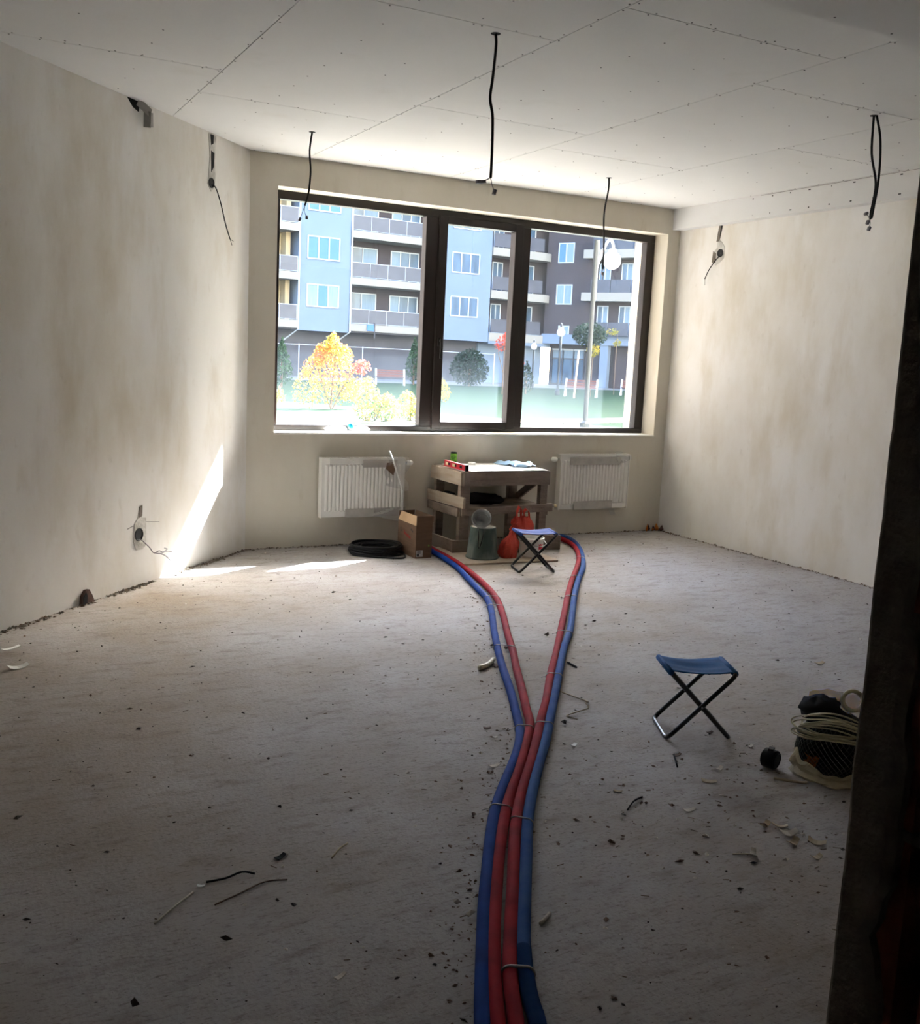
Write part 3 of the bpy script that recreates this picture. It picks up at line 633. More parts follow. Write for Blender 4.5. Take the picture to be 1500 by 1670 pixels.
def sheet(fn, nu=10, nv=6): return MB().grid(nu, nv, fn)
ra = radiator(.566, 1.262, .235, .705, 'white panel radiator under the left pane, wrapped in torn film', True)
MB().box(.90, 1.19, -.112, -.106, .63, .69).build('cardboard_strip', M['cardg'], ra)
MB().box(.76, 1.215, -.112, -.106, .238, .305).build('cardboard_strip', M['cardg'], ra)
q = MB(); q.prism([(1.10, .665), (1.15, .67), (1.17, .62), (1.155, .565), (1.125, .59), (1.09, .62)], -.122, -.113, lambda a, b, c: (a, c, b)); q.build('cardboard_flap', M['card'], ra)
q = sheet(lambda u, v: (1.09+.19*u+.02*math.sin(v*9), -.118-.014*math.sin(u*7+v*5)-.01*math.sin(v*13+u*3), .715-.23*v-.05*u*v), 9, 12); q.build('plastic_film', M['film'], ra, smooth=True)
q = sheet(lambda u, v: (.62+.2*u, -.115-.008*math.sin(u*9+v*4), .71-.07*v*(1-.6*u)-.02*u), 8, 5); q.build('plastic_film', M['film'], ra, smooth=True)
q = sheet(lambda u, v: (1.0+.27*u, -.116-.008*math.sin(u*7+v*6), .31-.13*v*(.5+.5*u)), 8, 6); q.build('plastic_film', M['film'], ra, smooth=True)
rb = radiator(2.754, 3.486, .235, .725, 'white panel radiator under the right pane, beside the bench', False)
MB().box(2.84, 3.38, -.112, -.106, .635, .70).build('cardboard_strip', M['cardg'], rb)
MB().box(2.90, 3.31, -.112, -.106, .237, .312).build('cardboard_strip', M['cardg'], rb)
q = sheet(lambda u, v: (3.33+.17*u, -.07-.05*v+.008*math.sin(u*9), .735+.015*math.sin(u*5+v*3)-.07*v*v), 9, 6); q.build('plastic_film', M['film'], rb, smooth=True)
q = sheet(lambda u, v: (3.28+.06*u+.05*v, -.1+.03*v, .235-.06*v), 5, 5); q.build('plastic_film', M['film'], rb, smooth=True)
tag(MB().tube(smooth_path([(1.10, -.15, .765), (1.15, -.135, .665), (1.225, -.135, .45), (1.24, -.132, .24)], 6), .006, 8).build('white_rod', M['whitep']), 'thin white plastic rod leaning on the left radiator', 'rod')

# ------------------------------------------------------------------ workbench of rough timber
wbn = empty('workbench', (1.93, -.3, 0)); tag(wbn, 'rough timber workbench knocked together from dusty planks under the window', 'workbench')
def plank(name, a, b, w_, h_, m_='wood', upv=(0, 0, 1), par=wbn): return MB().bar(a, b, w_, h_, upv, jit=.0015).build(name, M[m_], par, bevel=.002)
for i in range(4): plank('top_board', (1.535, -.52+i*.13, .634), (2.325, -.52+i*.13, .634), .126, .022)
plank('apron', (1.54, -.585, .588), (2.325, -.585, .588), .022, .105)
plank('apron', (1.535, -.575, .588), (1.535, -.04, .588), .022, .105, 'wood2')
plank('apron', (2.315, -.57, .588), (2.315, -.05, .588), .022, .10)
plank('apron', (1.55, -.055, .588), (2.31, -.055, .588), .02, .09)
plank('side_board', (1.518, -.655, .412), (1.518, -.02, .40), .022, .085, 'wood2')
plank('side_rail', (1.522, -.56, .325), (1.522, -.03, .318), .022, .07)
plank('front_rail', (1.53, -.59, .333), (2.36, -.59, .349), .024, .062)
plank('leg', (1.568, -.55, .0), (1.568, -.55, .54), .085, .05, upv=(0, 1, 0))
plank('leg', (2.285, -.55, .0), (2.285, -.55, .54), .065, .05, upv=(0, 1, 0))
plank('leg', (1.575, -.10, .0), (1.575, -.10, .54), .07, .05, upv=(0, 1, 0))
plank('leg', (2.265, -.10, .0), (2.265, -.10, .54), .085, .05, upv=(0, 1, 0))
plank('brace', (2.295, -.42, .54), (2.295, -.12, .36), .02, .06)
plank('brace', (1.63, -.57, .06), (2.10, -.12, .33), .02, .05)
plank('low_board', (1.49, -.56, .055), (1.49, -.07, .05), .022, .10)
plank('low_board', (1.466, -.575, .056), (1.612, -.575, .056), .024, .108)
for i in range(3): plank('shelf_board', (1.55, -.46+i*.15, .345), (2.32, -.46+i*.15, .352), .14, .018)
plank('end_block', (2.31, -.54, .30), (2.345, -.54, .30), .03, .04)
# under and on the bench
def crumple(c, sx, sy, sz, seed, amp=.25, nu=18, nv=12, flat=True):
    def f(u, v):
        a = 2*math.pi*u; b = math.pi*v; d = Vector((math.sin(b)*math.cos(a), math.sin(b)*math.sin(a), math.cos(b)))
        k = 1+amp*noise.noise(d*2.2+Vector((seed, 0, 0)))+amp*.5*noise.noise(d*5+Vector((seed, 3, 0)))
        p = Vector((d.x*sx*k, d.y*sy*k, d.z*sz*k))
        if flat and p.z < -sz*.8: p.z = -sz*.8
        return Vector(c)+p
    return MB().grid(nu, nv, f, closeu=True)
tag(crumple((1.62, -.2, .385), .045, .13, .055, 3).build('dark_rag', M['dark'], smooth=True), 'black rag stuffed in the left side of the workbench', 'rag')
tag(crumple((1.86, -.3, .385), .2, .14, .05, 9).build('dark_sack', M['dark'], smooth=True), 'black sack lying on the shelf inside the workbench', 'sack')
tag(MB().box(1.60, 2.30, -.588, -.07, .6455, .6525).build('white_sheet', M['whitep'], bevel=.002), 'glaring white board lying on top of the workbench', 'board')
lv = empty('spirit_level', (1.54, -.44, .653)); tag(lv, 'red spirit level lying along the left edge of the workbench', 'spirit level')
la, lb = Vector((1.562, -.215, 0)), Vector((1.553, -.60, 0)); dv = (lb-la).normalized()
MB().bar(la+Vector((0, 0, .6755)), lb+Vector((0, 0, .6755)), .014, .034).build('web', M['levelred'], lv)
for z in (.656, .696): MB().bar(la+Vector((0, 0, z)), lb+Vector((0, 0, z)), .024, .006).build('flange', M['levelred'], lv)
for t, s in ((.12, .02), (.45, .022)):
    c = la.lerp(lb, t)+Vector((0, 0, .6755)); MB().bar(c-dv*s, c+dv*s, .018, .024).build('vial_window', M['tapew'], lv)
for t in (.24, .52, .78):
    c = la.lerp(lb, t)+Vector((0, 0, .6755)); MB().bar(c-dv*.02, c+dv*.02, .016, .02).build('hand_slot', M['dark'], lv)
MB().bar(lb, lb+dv*.012, .028, .05).build('end_cap', M['blackp'], lv).location.z = .6755
can = empty('tin_can', (1.70, -.095, .6525)); tag(can, 'small green tin can behind the red spirit level', 'can')
MB().lathe([(.001, 0), (.026, 0), (.028, .004), (.028, .08), (.026, .085)], (1.70, -.095, .6525), 18).build('body', M['green'], can, smooth=True)
MB().lathe([(.026, 0), (.028, .004), (.024, .012), (.001, .010)], (1.70, -.095, .7375), 18).build('lid', M['blackp'], can)
tag(MB().box(1.80, 1.85, -.20, -.16, .6526, .675).build('white_block', M['whitep'], bevel=.003), 'small white block at the back of the workbench', 'block')
q = MB().grid(22, 14, lambda u, v: (2.08+.22*u+.03*math.sin(v*5), -.42+.30*v+.02*math.sin(u*9), .657+.02*abs(noise.noise(Vector((u*4, v*4, 2))))*2+.022*math.sin(math.pi*u)*math.sin(math.pi*v)))
tag(q.build('blue_cloth', M['bagblue'], smooth=True, solid=.002), 'crumpled pale blue cloth on the right end of the workbench', 'cloth')

# ------------------------------------------------------------------ things on the floor by the bench
bxo = empty('cardboard_box', (1.187, -.49, 0)); tag(bxo, 'open brown cardboard box between the cable coil and the workbench', 'box')
X0, X1, Y0, Y1, ZT = 1.120, 1.255, -.655, -.325, .25; t = .004
MB().box(X0, X0+t, Y0, Y1, 0, ZT).build('side', M['card'], bxo); MB().box(X1-t, X1, Y0, Y1, 0, ZT).build('side', M['card'], bxo)
MB().box(X0+t, X1-t, Y0, Y0+t, 0, ZT).build('side', M['card'], bxo); MB().box(X0+t, X1-t, Y1-t, Y1, 0, ZT).build('side', M['card'], bxo)
MB().box(X0+t, X1-t, Y0+t, Y1-t, .001, .006).build('bottom', M['cardl'], bxo)
MB().bar((X0, (Y0+Y1)/2, ZT+.0), (X0+.022, (Y0+Y1)/2, ZT+.068), Y1-Y0-.004, t, (1, 0, 0)).build('flap', M['cardl'], bxo, label='pale flap standing up')  # left flap, paler than the other three
MB().box(X0+.002, X1-.002, Y0, Y0+t, ZT, .322).build('flap', M['card'], bxo)
MB().bar((X1, (Y0+Y1)/2, ZT), (X1+.012, (Y0+Y1)/2, ZT+.07), Y1-Y0-.004, t, (1, 0, 0)).build('flap', M['card'], bxo)
MB().bar(((X0+X1)/2, Y1, ZT), ((X0+X1)/2, Y1-.01, ZT+.07), X1-X0-.004, t, (0, 1, 0)).build('flap', M['card'], bxo)
lb_ = MB().box(1.128, 1.182, Y0-.0012, Y0, .012, .062).build('paper_label', M['labelw'], bxo)
q = MB()
for i in range(5): q.box(1.134, 1.17-.006*(i % 3), Y0-.0018, Y0-.0012, .054-i*.004, .056-i*.004)
q.box(1.132, 1.15, Y0-.0018, Y0-.0012, .016, .034); q.build('label_print', M['print'], lb_)
MB().box(1.225, 1.235, Y0-.0012, Y0, .09, .102).build('green_dot', M['green'], bxo)
q = MB()                                                      # red lettering on the left face, slightly slanting
for i, hgt in enumerate((.03, .02, .022, .02, .026, .018, .02)):
    a = -.44-.018*i; q.box(X0-.001, X0, a-.012, a, .155-.004*i, .155-.004*i+hgt)
q.build('lettering', M['printred'], bxo)
q = MB()
for a, z in ((-.37, .185), (-.375, .165), (-.56, .20), (-.585, .19)): q.box(X0-.001, X0, a-.014, a, z, z+.014)
q.build('handling_marks', M['print'], bxo)

coil = empty('cable_coil', (.92, -.37, 0)); tag(coil, 'flat coil of black cable on the floor under the left radiator', 'cable')
for k in range(22):
    lay = k // 5; rr = .208-.017*(k % 5)-.004*lay+random.uniform(-.006, .006); z = .008+.0145*lay+random.uniform(0, .004)
    cx, cy = .92+random.uniform(-.01, .01), -.37+random.uniform(-.012, .012)
    MB().tube([(cx+rr*1.02*math.cos(a), cy+rr*.92*math.sin(a), z+.003*math.sin(3*a+k)) for a in [2*math.pi*i/40 for i in range(40)]], .0068, 6, closed=True).build('loop', M['black'], coil, smooth=True)
MB().tube(smooth_path([(.72, -.34, .045), (.70, -.40, .02), (.715, -.45, .012), (.76, -.50, .01), (.9, -.60, .008), (1.02, -.645, .008), (1.08, -.56, .008), (1.09, -.46, .012), (1.06, -.38, .02)], 6), .0068, 6).build('loose_end', M['black'], coil, smooth=True)

tag(MB().prism([(1.36, -.985), (2.15, -1.045), (2.19, -.40), (1.44, -.33)], 0.0005, .014).build('floor_board', M['wood2']), 'thin dusty board on the floor in front of the workbench', 'board')
ZB = .0145
bk = empty('upturned_bucket', (1.615, -.80, ZB)); tag(bk, 'dusty dark green bucket standing upside down by the workbench', 'bucket')
MB().lathe([(.126, 0), (.128, .006), (.124, .014), (.120, .016), (.098, .232), (.094, .238)], (1.615, -.80, ZB), 32).build('wall', M['bucket'], bk, smooth=True)
MB().lathe([(.094, .238), (.088, .240), (.086, .234), (.001, .234)], (1.615, -.80, ZB), 32).build('base', M['gyps'], bk)
sc_ = empty('metal_scoop', (1.57, -.86, .25)); tag(sc_, 'grey metal plaster scoop tilted on the upturned bucket, black wire handle', 'scoop')
m3 = Matrix.Rotation(R(-35), 3, 'Z') @ Matrix.Rotation(R(62), 3, 'X')
MB().lathe([(.074, 0), (.077, .002), (.074, .004), (.064, -.02), (.05, -.045), (.03, -.062), (.001, -.068)], (1.565, -.855, .325), 28, mat=m3).build('bowl', M['steel'], sc_, smooth=True, solid=.0015)
for r_, z in ((.070, -.008), (.060, -.028), (.048, -.047)): MB().tube([Vector((1.565, -.855, .325))+m3 @ Vector((r_*math.cos(a)*1.0, r_*math.sin(a), z+.003)) for a in [2*math.pi*i/28 for i in range(28)]], .0016, 5, closed=True).build('ridge', M['galv'], sc_)
MB().tube(smooth_path([(1.525, -.875, .262), (1.505, -.93, .22), (1.498, -.945, .13), (1.512, -.945, .125), (1.535, -.94, .20), (1.565, -.90, .252)], 5), .004, 6).build('handle', M['blackp'], sc_, smooth=True)

def bag(name, label, c, sx, sy, h_, prof, lean, seed):
    e = empty(name, (c[0], c[1], c[2])); tag(e, label, 'plastic bag', 'red plastic bags by the workbench')
    def f(u, v):
        a = 2*math.pi*u; i = v*(len(prof)-1); k = min(int(i), len(prof)-2); pr = prof[k]+(prof[k+1]-prof[k])*(i-k)
        ca, sa = math.cos(a), math.sin(a); sq = 1/max(abs(ca), abs(sa))**.5
        fold = 1+.10*math.sin(a*9+seed+v*2)*v+.22*noise.noise(Vector((ca*1.8, sa*1.8, v*3+seed)))+.08*noise.noise(Vector((ca*5, sa*5, v*9+seed)))
        return Vector(c)+Vector((ca*sx*pr*fold*sq+lean*v*v, sa*sy*pr*fold*sq, h_*v*(1+.10*noise.noise(Vector((ca*2.5, sa*2.5, seed)))*v)))
    MB().grid(44, 18, f, closeu=True).build('body', M['bagred'], e, solid=.001)
    return e
def ear(par, a, b, top, w_):
    a, b, top = Vector(a), Vector(b), Vector(top)
    P = smooth_path([a, a.lerp(top, .6)+Vector((-.008, 0, .01)), top, b.lerp(top, .6)+Vector((.008, 0, .01)), b], 6)
    MB().grid(len(P), 3, lambda u, v: P[min(len(P)-1, int(round(u*(len(P)-1))))]+Vector((.004*math.sin(u*20), (v-.5)*w_, (v-.5)*w_*.4))).build('handle', M['bagred'], par, solid=.001)
bag('plastic_bag', 'red plastic bag standing open with its handles up under the bench rail', (2.035, -.68, .145), .098, .05, .15, [.8, .95, 1.0, .98, .92, .8, .62], -.01, 2.)
ub = bpy.data.objects['plastic_bag']
ear(ub, (1.965, -.70, .25), (2.01, -.70, .27), (1.985, -.70, .385), .03); ear(ub, (2.045, -.68, .27), (2.10, -.69, .26), (2.06, -.68, .36), .03)
tag(MB().box(1.95, 2.17, -.72, -.62, .0145, .143).build('cement_block', M['mortar'], bevel=.004), 'grey concrete block under the standing red bag', 'block')
bag('plastic_bag', 'full red plastic bag on the floor beside the upturned bucket', (1.815, -.85, .0147), .075, .06, .195, [.85, 1.0, 1.03, 1.0, .95, .82, .5, .28, .34], .035, 5.)
pb = empty('paint_bucket', (2.03, -.83, .0147)); tag(pb, 'white paint bucket behind the far folding stool', 'bucket')
MB().lathe([(.001, 0), (.085, 0), (.088, .004), (.098, .13), (.103, .132), (.103, .145), (.097, .147), (.095, .14), (.085, .01), (.001, .01)], (2.03, -.83, .0147), 28).build('body', M['whitep'], pb, smooth=False)
MB().tube(smooth_path([(1.93, -.83, .14), (1.96, -.94, .12), (2.03, -.965, .11), (2.1, -.94, .12), (2.13, -.83, .14)], 5), .003, 6).build('handle', M['steel'], pb)
MB().grid(6, 2, lambda u, v: (2.03+.0955*math.cos(-1.45+u*.6), -.83+.0955*math.sin(-1.45+u*.6), .06+.05*v+.0147)).build('red_logo', M['levelred'], pb)
tag(MB().bar((2.275, -.55, .063), (2.445, -.585, .063), .11, .12, jit=.004).build('timber_block', M['wood'], bevel=.003), 'grey timber block on the floor at the right end of the workbench', 'block')

def stool(pos, v_ang, label, seat_m, sag):
    """local x across the legs, y along the bars"""
    e = empty('folding_stool', pos, v_ang); tag(e, label, 'stool', 'blue folding stools')
    hx, hy, zt, zb, r = .133, .118, .285, .0095, .0095
    def frame(sgn, y):
        c = .03; P = []
        a = Vector((-sgn*hx, 0, zb)); b = Vector((sgn*hx, 0, zt)); d = (b-a).normalized()
        Y = Vector((0, 1, 0))
        P += [a-Y*(y-c), ]
        pts = [a-Y*(y-c), a+d*.004-Y*(y-c*.3), a+d*c*.5-Y*y*1.0+Y*.003, a+d*c-Y*y, b-d*c-Y*y, b-d*c*.5-Y*(y-.003), b-d*.004-Y*(y-c*.3), b-Y*(y-c), b+Y*(y-c), b-d*.004+Y*(y-c*.3), b-d*c*.5+Y*(y-.003), b-d*c+Y*y, a+d*c+Y*y, a+d*c*.5+Y*(y-.003), a+d*.004+Y*(y-c*.3), a+Y*(y-c)]
        return MB().tube(pts, r, 10, closed=True).build('frame', M['tubeb'], e, local=True, smooth=True)
    frame(1, hy); frame(-1, hy-.022)
    for s in (-1, 1): MB().tube([(0, s*(hy-.03), (zt+zb)/2), (0, s*(hy+.012), (zt+zb)/2)], .004, 8).build('rivet', M['steel'], e, local=True)
    def f(u, v):
        x = -hx-.009+(2*hx+.018)*u; y = -(hy-.012)+2*(hy-.012)*v
        z = zt+.011-sag*math.sin(math.pi*u)*(1+.25*math.cos(2*math.pi*(v-.5)))+.003*math.sin(v*17+u*3)*math.sin(math.pi*u)
        return (x, y, z)
    MB().grid(16, 12, f).build('seat', M[seat_m], e, local=True, smooth=True, solid=.003)
    for s in (-1, 1): MB().tube([(s*hx, -(hy-.012), zt), (s*hx, hy-.012, zt)], .0125, 10).build('seat_hem', M[seat_m], e, local=True, smooth=True)
    return e
stool((.722, -4.258, 0), math.atan2(-.424, .906), 'blue folding stool standing alone on the bare floor nearest the camera', 'seat', .018)
stool((1.785, -1.265, 0), math.atan2(-.267, .964), 'blue folding stool in front of the workbench and paint bucket', 'seat2', .016)

# ------------------------------------------------------------------ pipes laid across the floor
PIPES = {
 'bl': [(1.39, -.12), (1.36, -.33), (1.326, -.54), (1.296, -.799), (1.244, -1.101), (1.154, -1.43), (1.06, -1.763), (.979, -2.033), (.839, -2.337), (.652, -2.697), (.496, -3.013), (.363, -3.294), (.234, -3.585), (.097, -3.872), (.002, -4.061), (-.089, -4.198), (-.191, -4.329), (-.311, -4.473), (-.436, -4.632), (-.535, -4.779), (-.658, -4.976), (-.763, -5.148), (-.85, -5.299), (-.926, -5.433), (-1.001, -5.57), (-1.2, -5.95), (-1.5, -6.6), (-1.7, -7.2)],
 'rl': [(1.45, -.1), (1.41, -.25), (1.37, -.449), (1.345, -.74), (1.304, -1.052), (1.227, -1.411), (1.145, -1.733), (1.043, -2.036), (.881, -2.395), (.693, -2.775), (.546, -3.085), (.426, -3.317), (.286, -3.603), (.176, -3.821), (.094, -3.986), (.012, -4.104), (-.078, -4.225), (-.205, -4.394), (-.341, -4.563), (-.452, -4.716), (-.569, -4.889), (-.684, -5.072), (-.796, -5.257), (-.895, -5.434), (-.968, -5.579), (-1.15, -5.95), (-1.44, -6.6), (-1.64, -7.2)],
 'rr': [(2.45, -.10), (2.58, -.13), (2.661, -.235), (2.652, -.412), (2.56, -.669), (2.366, -1.007), (2.122, -1.341), (1.847, -1.687), (1.556, -2.071), (1.264, -2.471), (1.012, -2.815), (.759, -3.161), (.536, -3.456), (.327, -3.748), (.181, -3.939), (.026, -4.150), (-.102, -4.320), (-.243, -4.498), (-.382, -4.684), (-.502, -4.868), (-.636, -5.087), (-.752, -5.273), (-.849, -5.434), (-.927, -5.592), (-1.1, -5.95), (-1.38, -6.6), (-1.58, -7.2)],
 'br': [(2.45, -.05), (2.62, -.07), (2.735, -.16), (2.735, -.336), (2.628, -.604), (2.434, -.95), (2.170, -1.35), (1.894, -1.696), (1.603, -2.080), (1.315, -2.482), (1.066, -2.826), (.861, -3.080), (.665, -3.344), (.516, -3.547), (.358, -3.761), (.194, -3.982), (.048, -4.179), (-.108, -4.376), (-.270, -4.590), (-.392, -4.765), (-.513, -4.955), (-.644, -5.162), (-.754, -5.338), (-.815, -5.452), (-.858, -5.545), (-.895, -5.64), (-1.05, -5.97), (-1.32, -6.6), (-1.52, -7.2)]}
PP = {}
for k, m_, lab in (('bl', 'blue', 'blue insulated pipe, outermost left of the bundle across the floor'), ('rl', 'red', 'red insulated pipe next to the left blue one'), ('rr', 'red', 'red insulated pipe next to the right, dustier blue one'), ('br', 'blue2', 'dusty blue insulated pipe, outermost right of the bundle')):
    P = smooth_path([(x, y, .0205+.002*noise.noise(Vector((x*3, y*3, len(k))))) for x, y in PIPES[k]], 10); PP[k] = P
    n_ = len(P); rf = (lambda i, P=P: .0195*(1+(.035*(1 if i % 2 else -1) if (P[i].y < -5.33 and k == 'br') else .015*noise.noise(P[i]*4))))
    if k == 'br':                                              # the sleeve is missing near the camera: corrugated conduit shows
        Q = []
        for a, b in zip(P[:-1], P[1:]):
            Q.append(a)
            if a.y < -5.33 and a.y > -6: 
                m_n = max(1, int((b-a).length/.0045)); Q += [a.lerp(b, j/m_n) for j in range(1, m_n)]
        Q.append(P[-1]); P = Q; rf = (lambda i, P=P: .0195*(1+(.09*(1 if i % 2 else -1) if (-6 < P[i].y < -5.36) else .015*noise.noise(P[i]*4))))
    tag(MB().tube(P, .0195, 14, rf=rf).build('insulated_pipe', M[m_], smooth=True), lab, 'pipe', 'insulated pipes across the floor')
def tie(k1, k2, y, lab, r=.0022):
    def near(k): return min(PP[k], key=lambda q: abs(q.y-y))
    a, b = near(k1), near(k2)
    i = PP[k1].index(a); t = (PP[k1][min(i+1, len(PP[k1])-1)]-PP[k1][max(0, i-1)]).normalized(); n = Vector((-t.y, t.x, 0))
    j = min(PP[k2], key=lambda q: abs((q-a).dot(t))); b = j
    n = (b-a).normalized(); pts = []; R_ = .0215
    for q in range(9): th = -math.pi/2+math.pi*q/8; pts.append(b+n*(R_*math.cos(th))+Vector((0, 0, R_*math.sin(th)*.92)))
    for q in range(9): th = math.pi/2+math.pi*q/8; pts.append(a+n*(R_*math.cos(th))+Vector((0, 0, R_*math.sin(th)*.92)))
    tw = a-n*(R_+.002)
    tag(MB().tube(pts, r, 6, closed=True).tube(smooth_path([tw, tw+Vector((-.012, -.006, .004)), tw+Vector((-.022, .004, -.004))], 3), r*.8, 5).build('wire_tie', M['wire'], smooth=True), lab, 'tie', 'wire ties round the pipes')
ordl = ['farthest', 'second', 'third', 'fourth', 'nearest']
for y, o_ in zip((-2.0, -2.22, -2.98, -4.03, -4.63), ordl): tie('bl', 'rl', y, '%s wire tie%s on the left pair of pipes' % (o_, '' if o_ in ('farthest', 'nearest') else ' from the window'))
ordr = ['farthest', 'second', 'third', 'fourth', 'fifth', 'sixth', 'seventh', 'nearest']
for y, o_ in zip((-1.08, -1.66, -2.15, -2.86, -3.5, -4.02, -4.74, -5.44), ordr): tie('rr', 'br', y, '%s wire tie%s on the right pair of pipes' % (o_, '' if o_ in ('farthest', 'nearest') else ' from the window'), .004 if o_ == 'nearest' else .0022)

# ------------------------------------------------------------------ sack and bits at the right
ns = empty('netted_sack', (.95, -4.80, 0)); tag(ns, 'black netted sack full of lumps beside the broken partition', 'sack')
def sackf(c, sx, sy, h_, seed, amp=.12):
    def f(u, v):
        a = 2*math.pi*u; b = v; prof = math.sqrt(max(0, math.sin(math.pi*min(1, .12+.88*b)))); prof = min(1, prof*1.05)
        k = 1+amp*noise.noise(Vector((math.cos(a)*1.7, math.sin(a)*1.7, v*3+seed)))
        return Vector(c)+Vector((math.cos(a)*sx*prof*k, math.sin(a)*sy*prof*k, h_*b))
    return f
SB = sackf((.955, -4.80, .004), .135, .13, .235, 1.)
MB().grid(28, 14, SB, closeu=True).build('body', M['dark'], ns, smooth=True)
crumple((.93, -4.74, .235), .085, .075, .05, 4., .3, flat=False).build('top_lump', M['dark'], ns, smooth=True)
crumple((.845, -4.80, .10), .03, .05, .06, 14., .3, flat=False).build('orange_lump', M['orange'], ns, smooth=True)
q = MB(); NC = Vector((.955, -4.80, .12))
def netp(u, v):
    p = Vector(SB(u % 1, v)); return p+(p-NC).normalized()*.004
nu_, nv_ = 40, 18
for i in range(nu_):
    for s in (1, -1):
        q.tube([netp((i+s*j*.5)/nu_, .03+.92*j/nv_) for j in range(nv_+1)], .0011, 3, caps=False)
q.build('net', mat('net_cord', (84, 88, 84), rough=.7), ns)
SR, SK = Vector((.64, -.768, 0)), Vector((.768, .64, 0)); SC = Vector((.955, -4.80, 0))
cbn = empty('cable_bundle', SC-SK*.15+Vector((0, 0, .17))); tag(cbn, 'off-white cable looped over the front of the netted sack', 'cable')
for k in range(7):
    rx = .155-.012*(k % 4)+random.uniform(-.01, .01); sh = random.uniform(-.03, .01); zz = .185+.007*k; pts = []
    for i in range(26):
        a = 2*math.pi*i/26; ca = math.cos(a)
        pts.append(SC+SR*(rx*ca+sh)-SK*(.155-.10*max(0, abs(ca)-.5)+.012*math.sin(a*2+k))+Vector((0, 0, zz+(.022+.003*k)*math.sin(a)+.025*(1-ca*ca)-.012)))
    MB().tube(smooth_path(pts+[pts[0]], 2), .0032, 6).build('loop', M['cableoff'], cbn, smooth=True)
ro = empty('tape_roll', (1.03, -4.80, .245)); tag(ro, 'cream roll of tape on top of the netted sack', 'tape')
MB().lathe([(.030, -.012), (.044, -.012), (.044, .012), (.030, .012), (.030, -.012)], (1.03, -4.80, .275), 24, mat=Matrix.Rotation(R(-40), 3, 'Z') @ Matrix.Rotation(R(70), 3, 'X')).build('ring', M['tapew'], ro, smooth=True)
def wrapf(u, v):
    an = R(150+150*u); top = (.085-.11*u if u < .5 else .03+.10*(u-.5))+.022*noise.noise(Vector((u*9, 1, 4)))
    rr = .150+.022*noise.noise(Vector((u*7, v*3, 2)))+.018*(1-v)
    return SC+Vector((math.cos(an)*rr, math.sin(an)*rr, .004+v*max(.012, top)+.02*math.sin(u*math.pi)*(1-v)*0))
tag(MB().grid(40, 6, wrapf).build('plastic_wrap', mat('dirty_white_plastic', (206, 196, 168), (176, 166, 138), scale=18, rough=.6), solid=.002), 'torn dirty-white plastic wrap at the foot of the netted sack', 'wrap')
M['yfilm'] = film('yellow_net_film', (226, 178, 40), .5)
tag(MB().grid(24, 12, lambda u, v: SC+SR*(-.115+.29*u)+SK*(.135+.02*math.sin(u*9)+.015*math.sin(v*7+u*4))+Vector((0, 0, .003+v*(.255+.05*u+.02*noise.noise(Vector((u*6, 2, 2))))))).build('yellow_mesh', M['yfilm'], smooth=True), 'thin yellow mesh sheet standing behind the netted sack', 'mesh')
tm = empty('tape_measure', (.752, -4.68, 0)); tag(tm, 'small black tape measure standing on the floor left of the sack', 'tape measure')
mt = Vector((.25, -.95, .0)).to_track_quat('Z', 'X').to_matrix()
MB().lathe([(.001, -.026), (.033, -.026), (.037, -.022), (.037, .022), (.033, .026), (.001, .026)], (.752, -4.68, .038), 28, mat=mt).build('case', M['blackp'], tm)
MB().lathe([(.024, .0262), (.026, .029), (.028, .0262)], (.752, -4.68, .038), 20, mat=mt).lathe([(.024, -.0262), (.026, -.029), (.028, -.0262)], (.752, -4.68, .038), 20, mat=mt).build('rim', M['black'], tm)
MB().bar((.74, -4.688, .075), (.764, -4.672, .075), .02, .012).build('button', M['black'], tm)

# ------------------------------------------------------------------ cables from ceiling and walls
def drop(pts, y, label, wires, conns, extra=None, hole=True):
    e = empty('ceiling_cable', (pts[0][0], y, H)); tag(e, label, 'cable', 'lamp cables hanging from the ceiling')
    MB().tube(smooth_path([(x, y, min(z, H-.001)) for x, z in pts], 6), .0065, 8).build('cable', M['black'], e, smooth=True)
    if extra: MB().tube(smooth_path([(x, y-.01, min(z, H-.001)) for x, z in extra], 6), .0065, 8).build('cable', M['black'], e, smooth=True)
    for w_ in wires: MB().tube(smooth_path([(x, y+dy, z) for x, z, dy in w_], 4), .0022, 5).build('wire', M['copper'] if len(w_) > 3 else M['connector'], e)
    for x, z, a in conns: MB().bar((x-.012*math.cos(a), y, z-.012*math.sin(a)), (x+.012*math.cos(a), y, z+.012*math.sin(a)), .014, .016, (0, 1, 0)).build('connector', M['connector'], e, bevel=.002)
    MB().lathe([(.0065, -.001), (.022, -.001), (.022, .0)], (pts[0][0], y, H), 12).build('ceiling_hole', M['dark'], e)
    return e
drop([(.163, 2.911), (.149, 2.795), (.158, 2.663), (.147, 2.526), (.124, 2.446)], -.865, 'black cable hanging from the ceiling before the left pane', [[(.124, 2.446, 0), (.112, 2.41, 0), (.093, 2.362, 0)], [(.124, 2.446, 0), (.122, 2.41, 0), (.138, 2.375, 0)]], [(.092, 2.355, 1.2), (.139, 2.372, 1.6)])
drop([(.161, 2.911), (.166, 2.861), (.157, 2.73), (.149, 2.641), (.166, 2.56), (.171, 2.41), (.171, 2.306)], -3.28, 'longest black cable hanging from the middle of the ceiling', [[(.171, 2.306, 0), (.15, 2.295, 0), (.125, 2.285, .01)], [(.171, 2.306, 0), (.178, 2.28, 0), (.19, 2.255, 0)]], [(.112, 2.282, .1), (.134, 2.285, .2), (.193, 2.247, 1.3)])
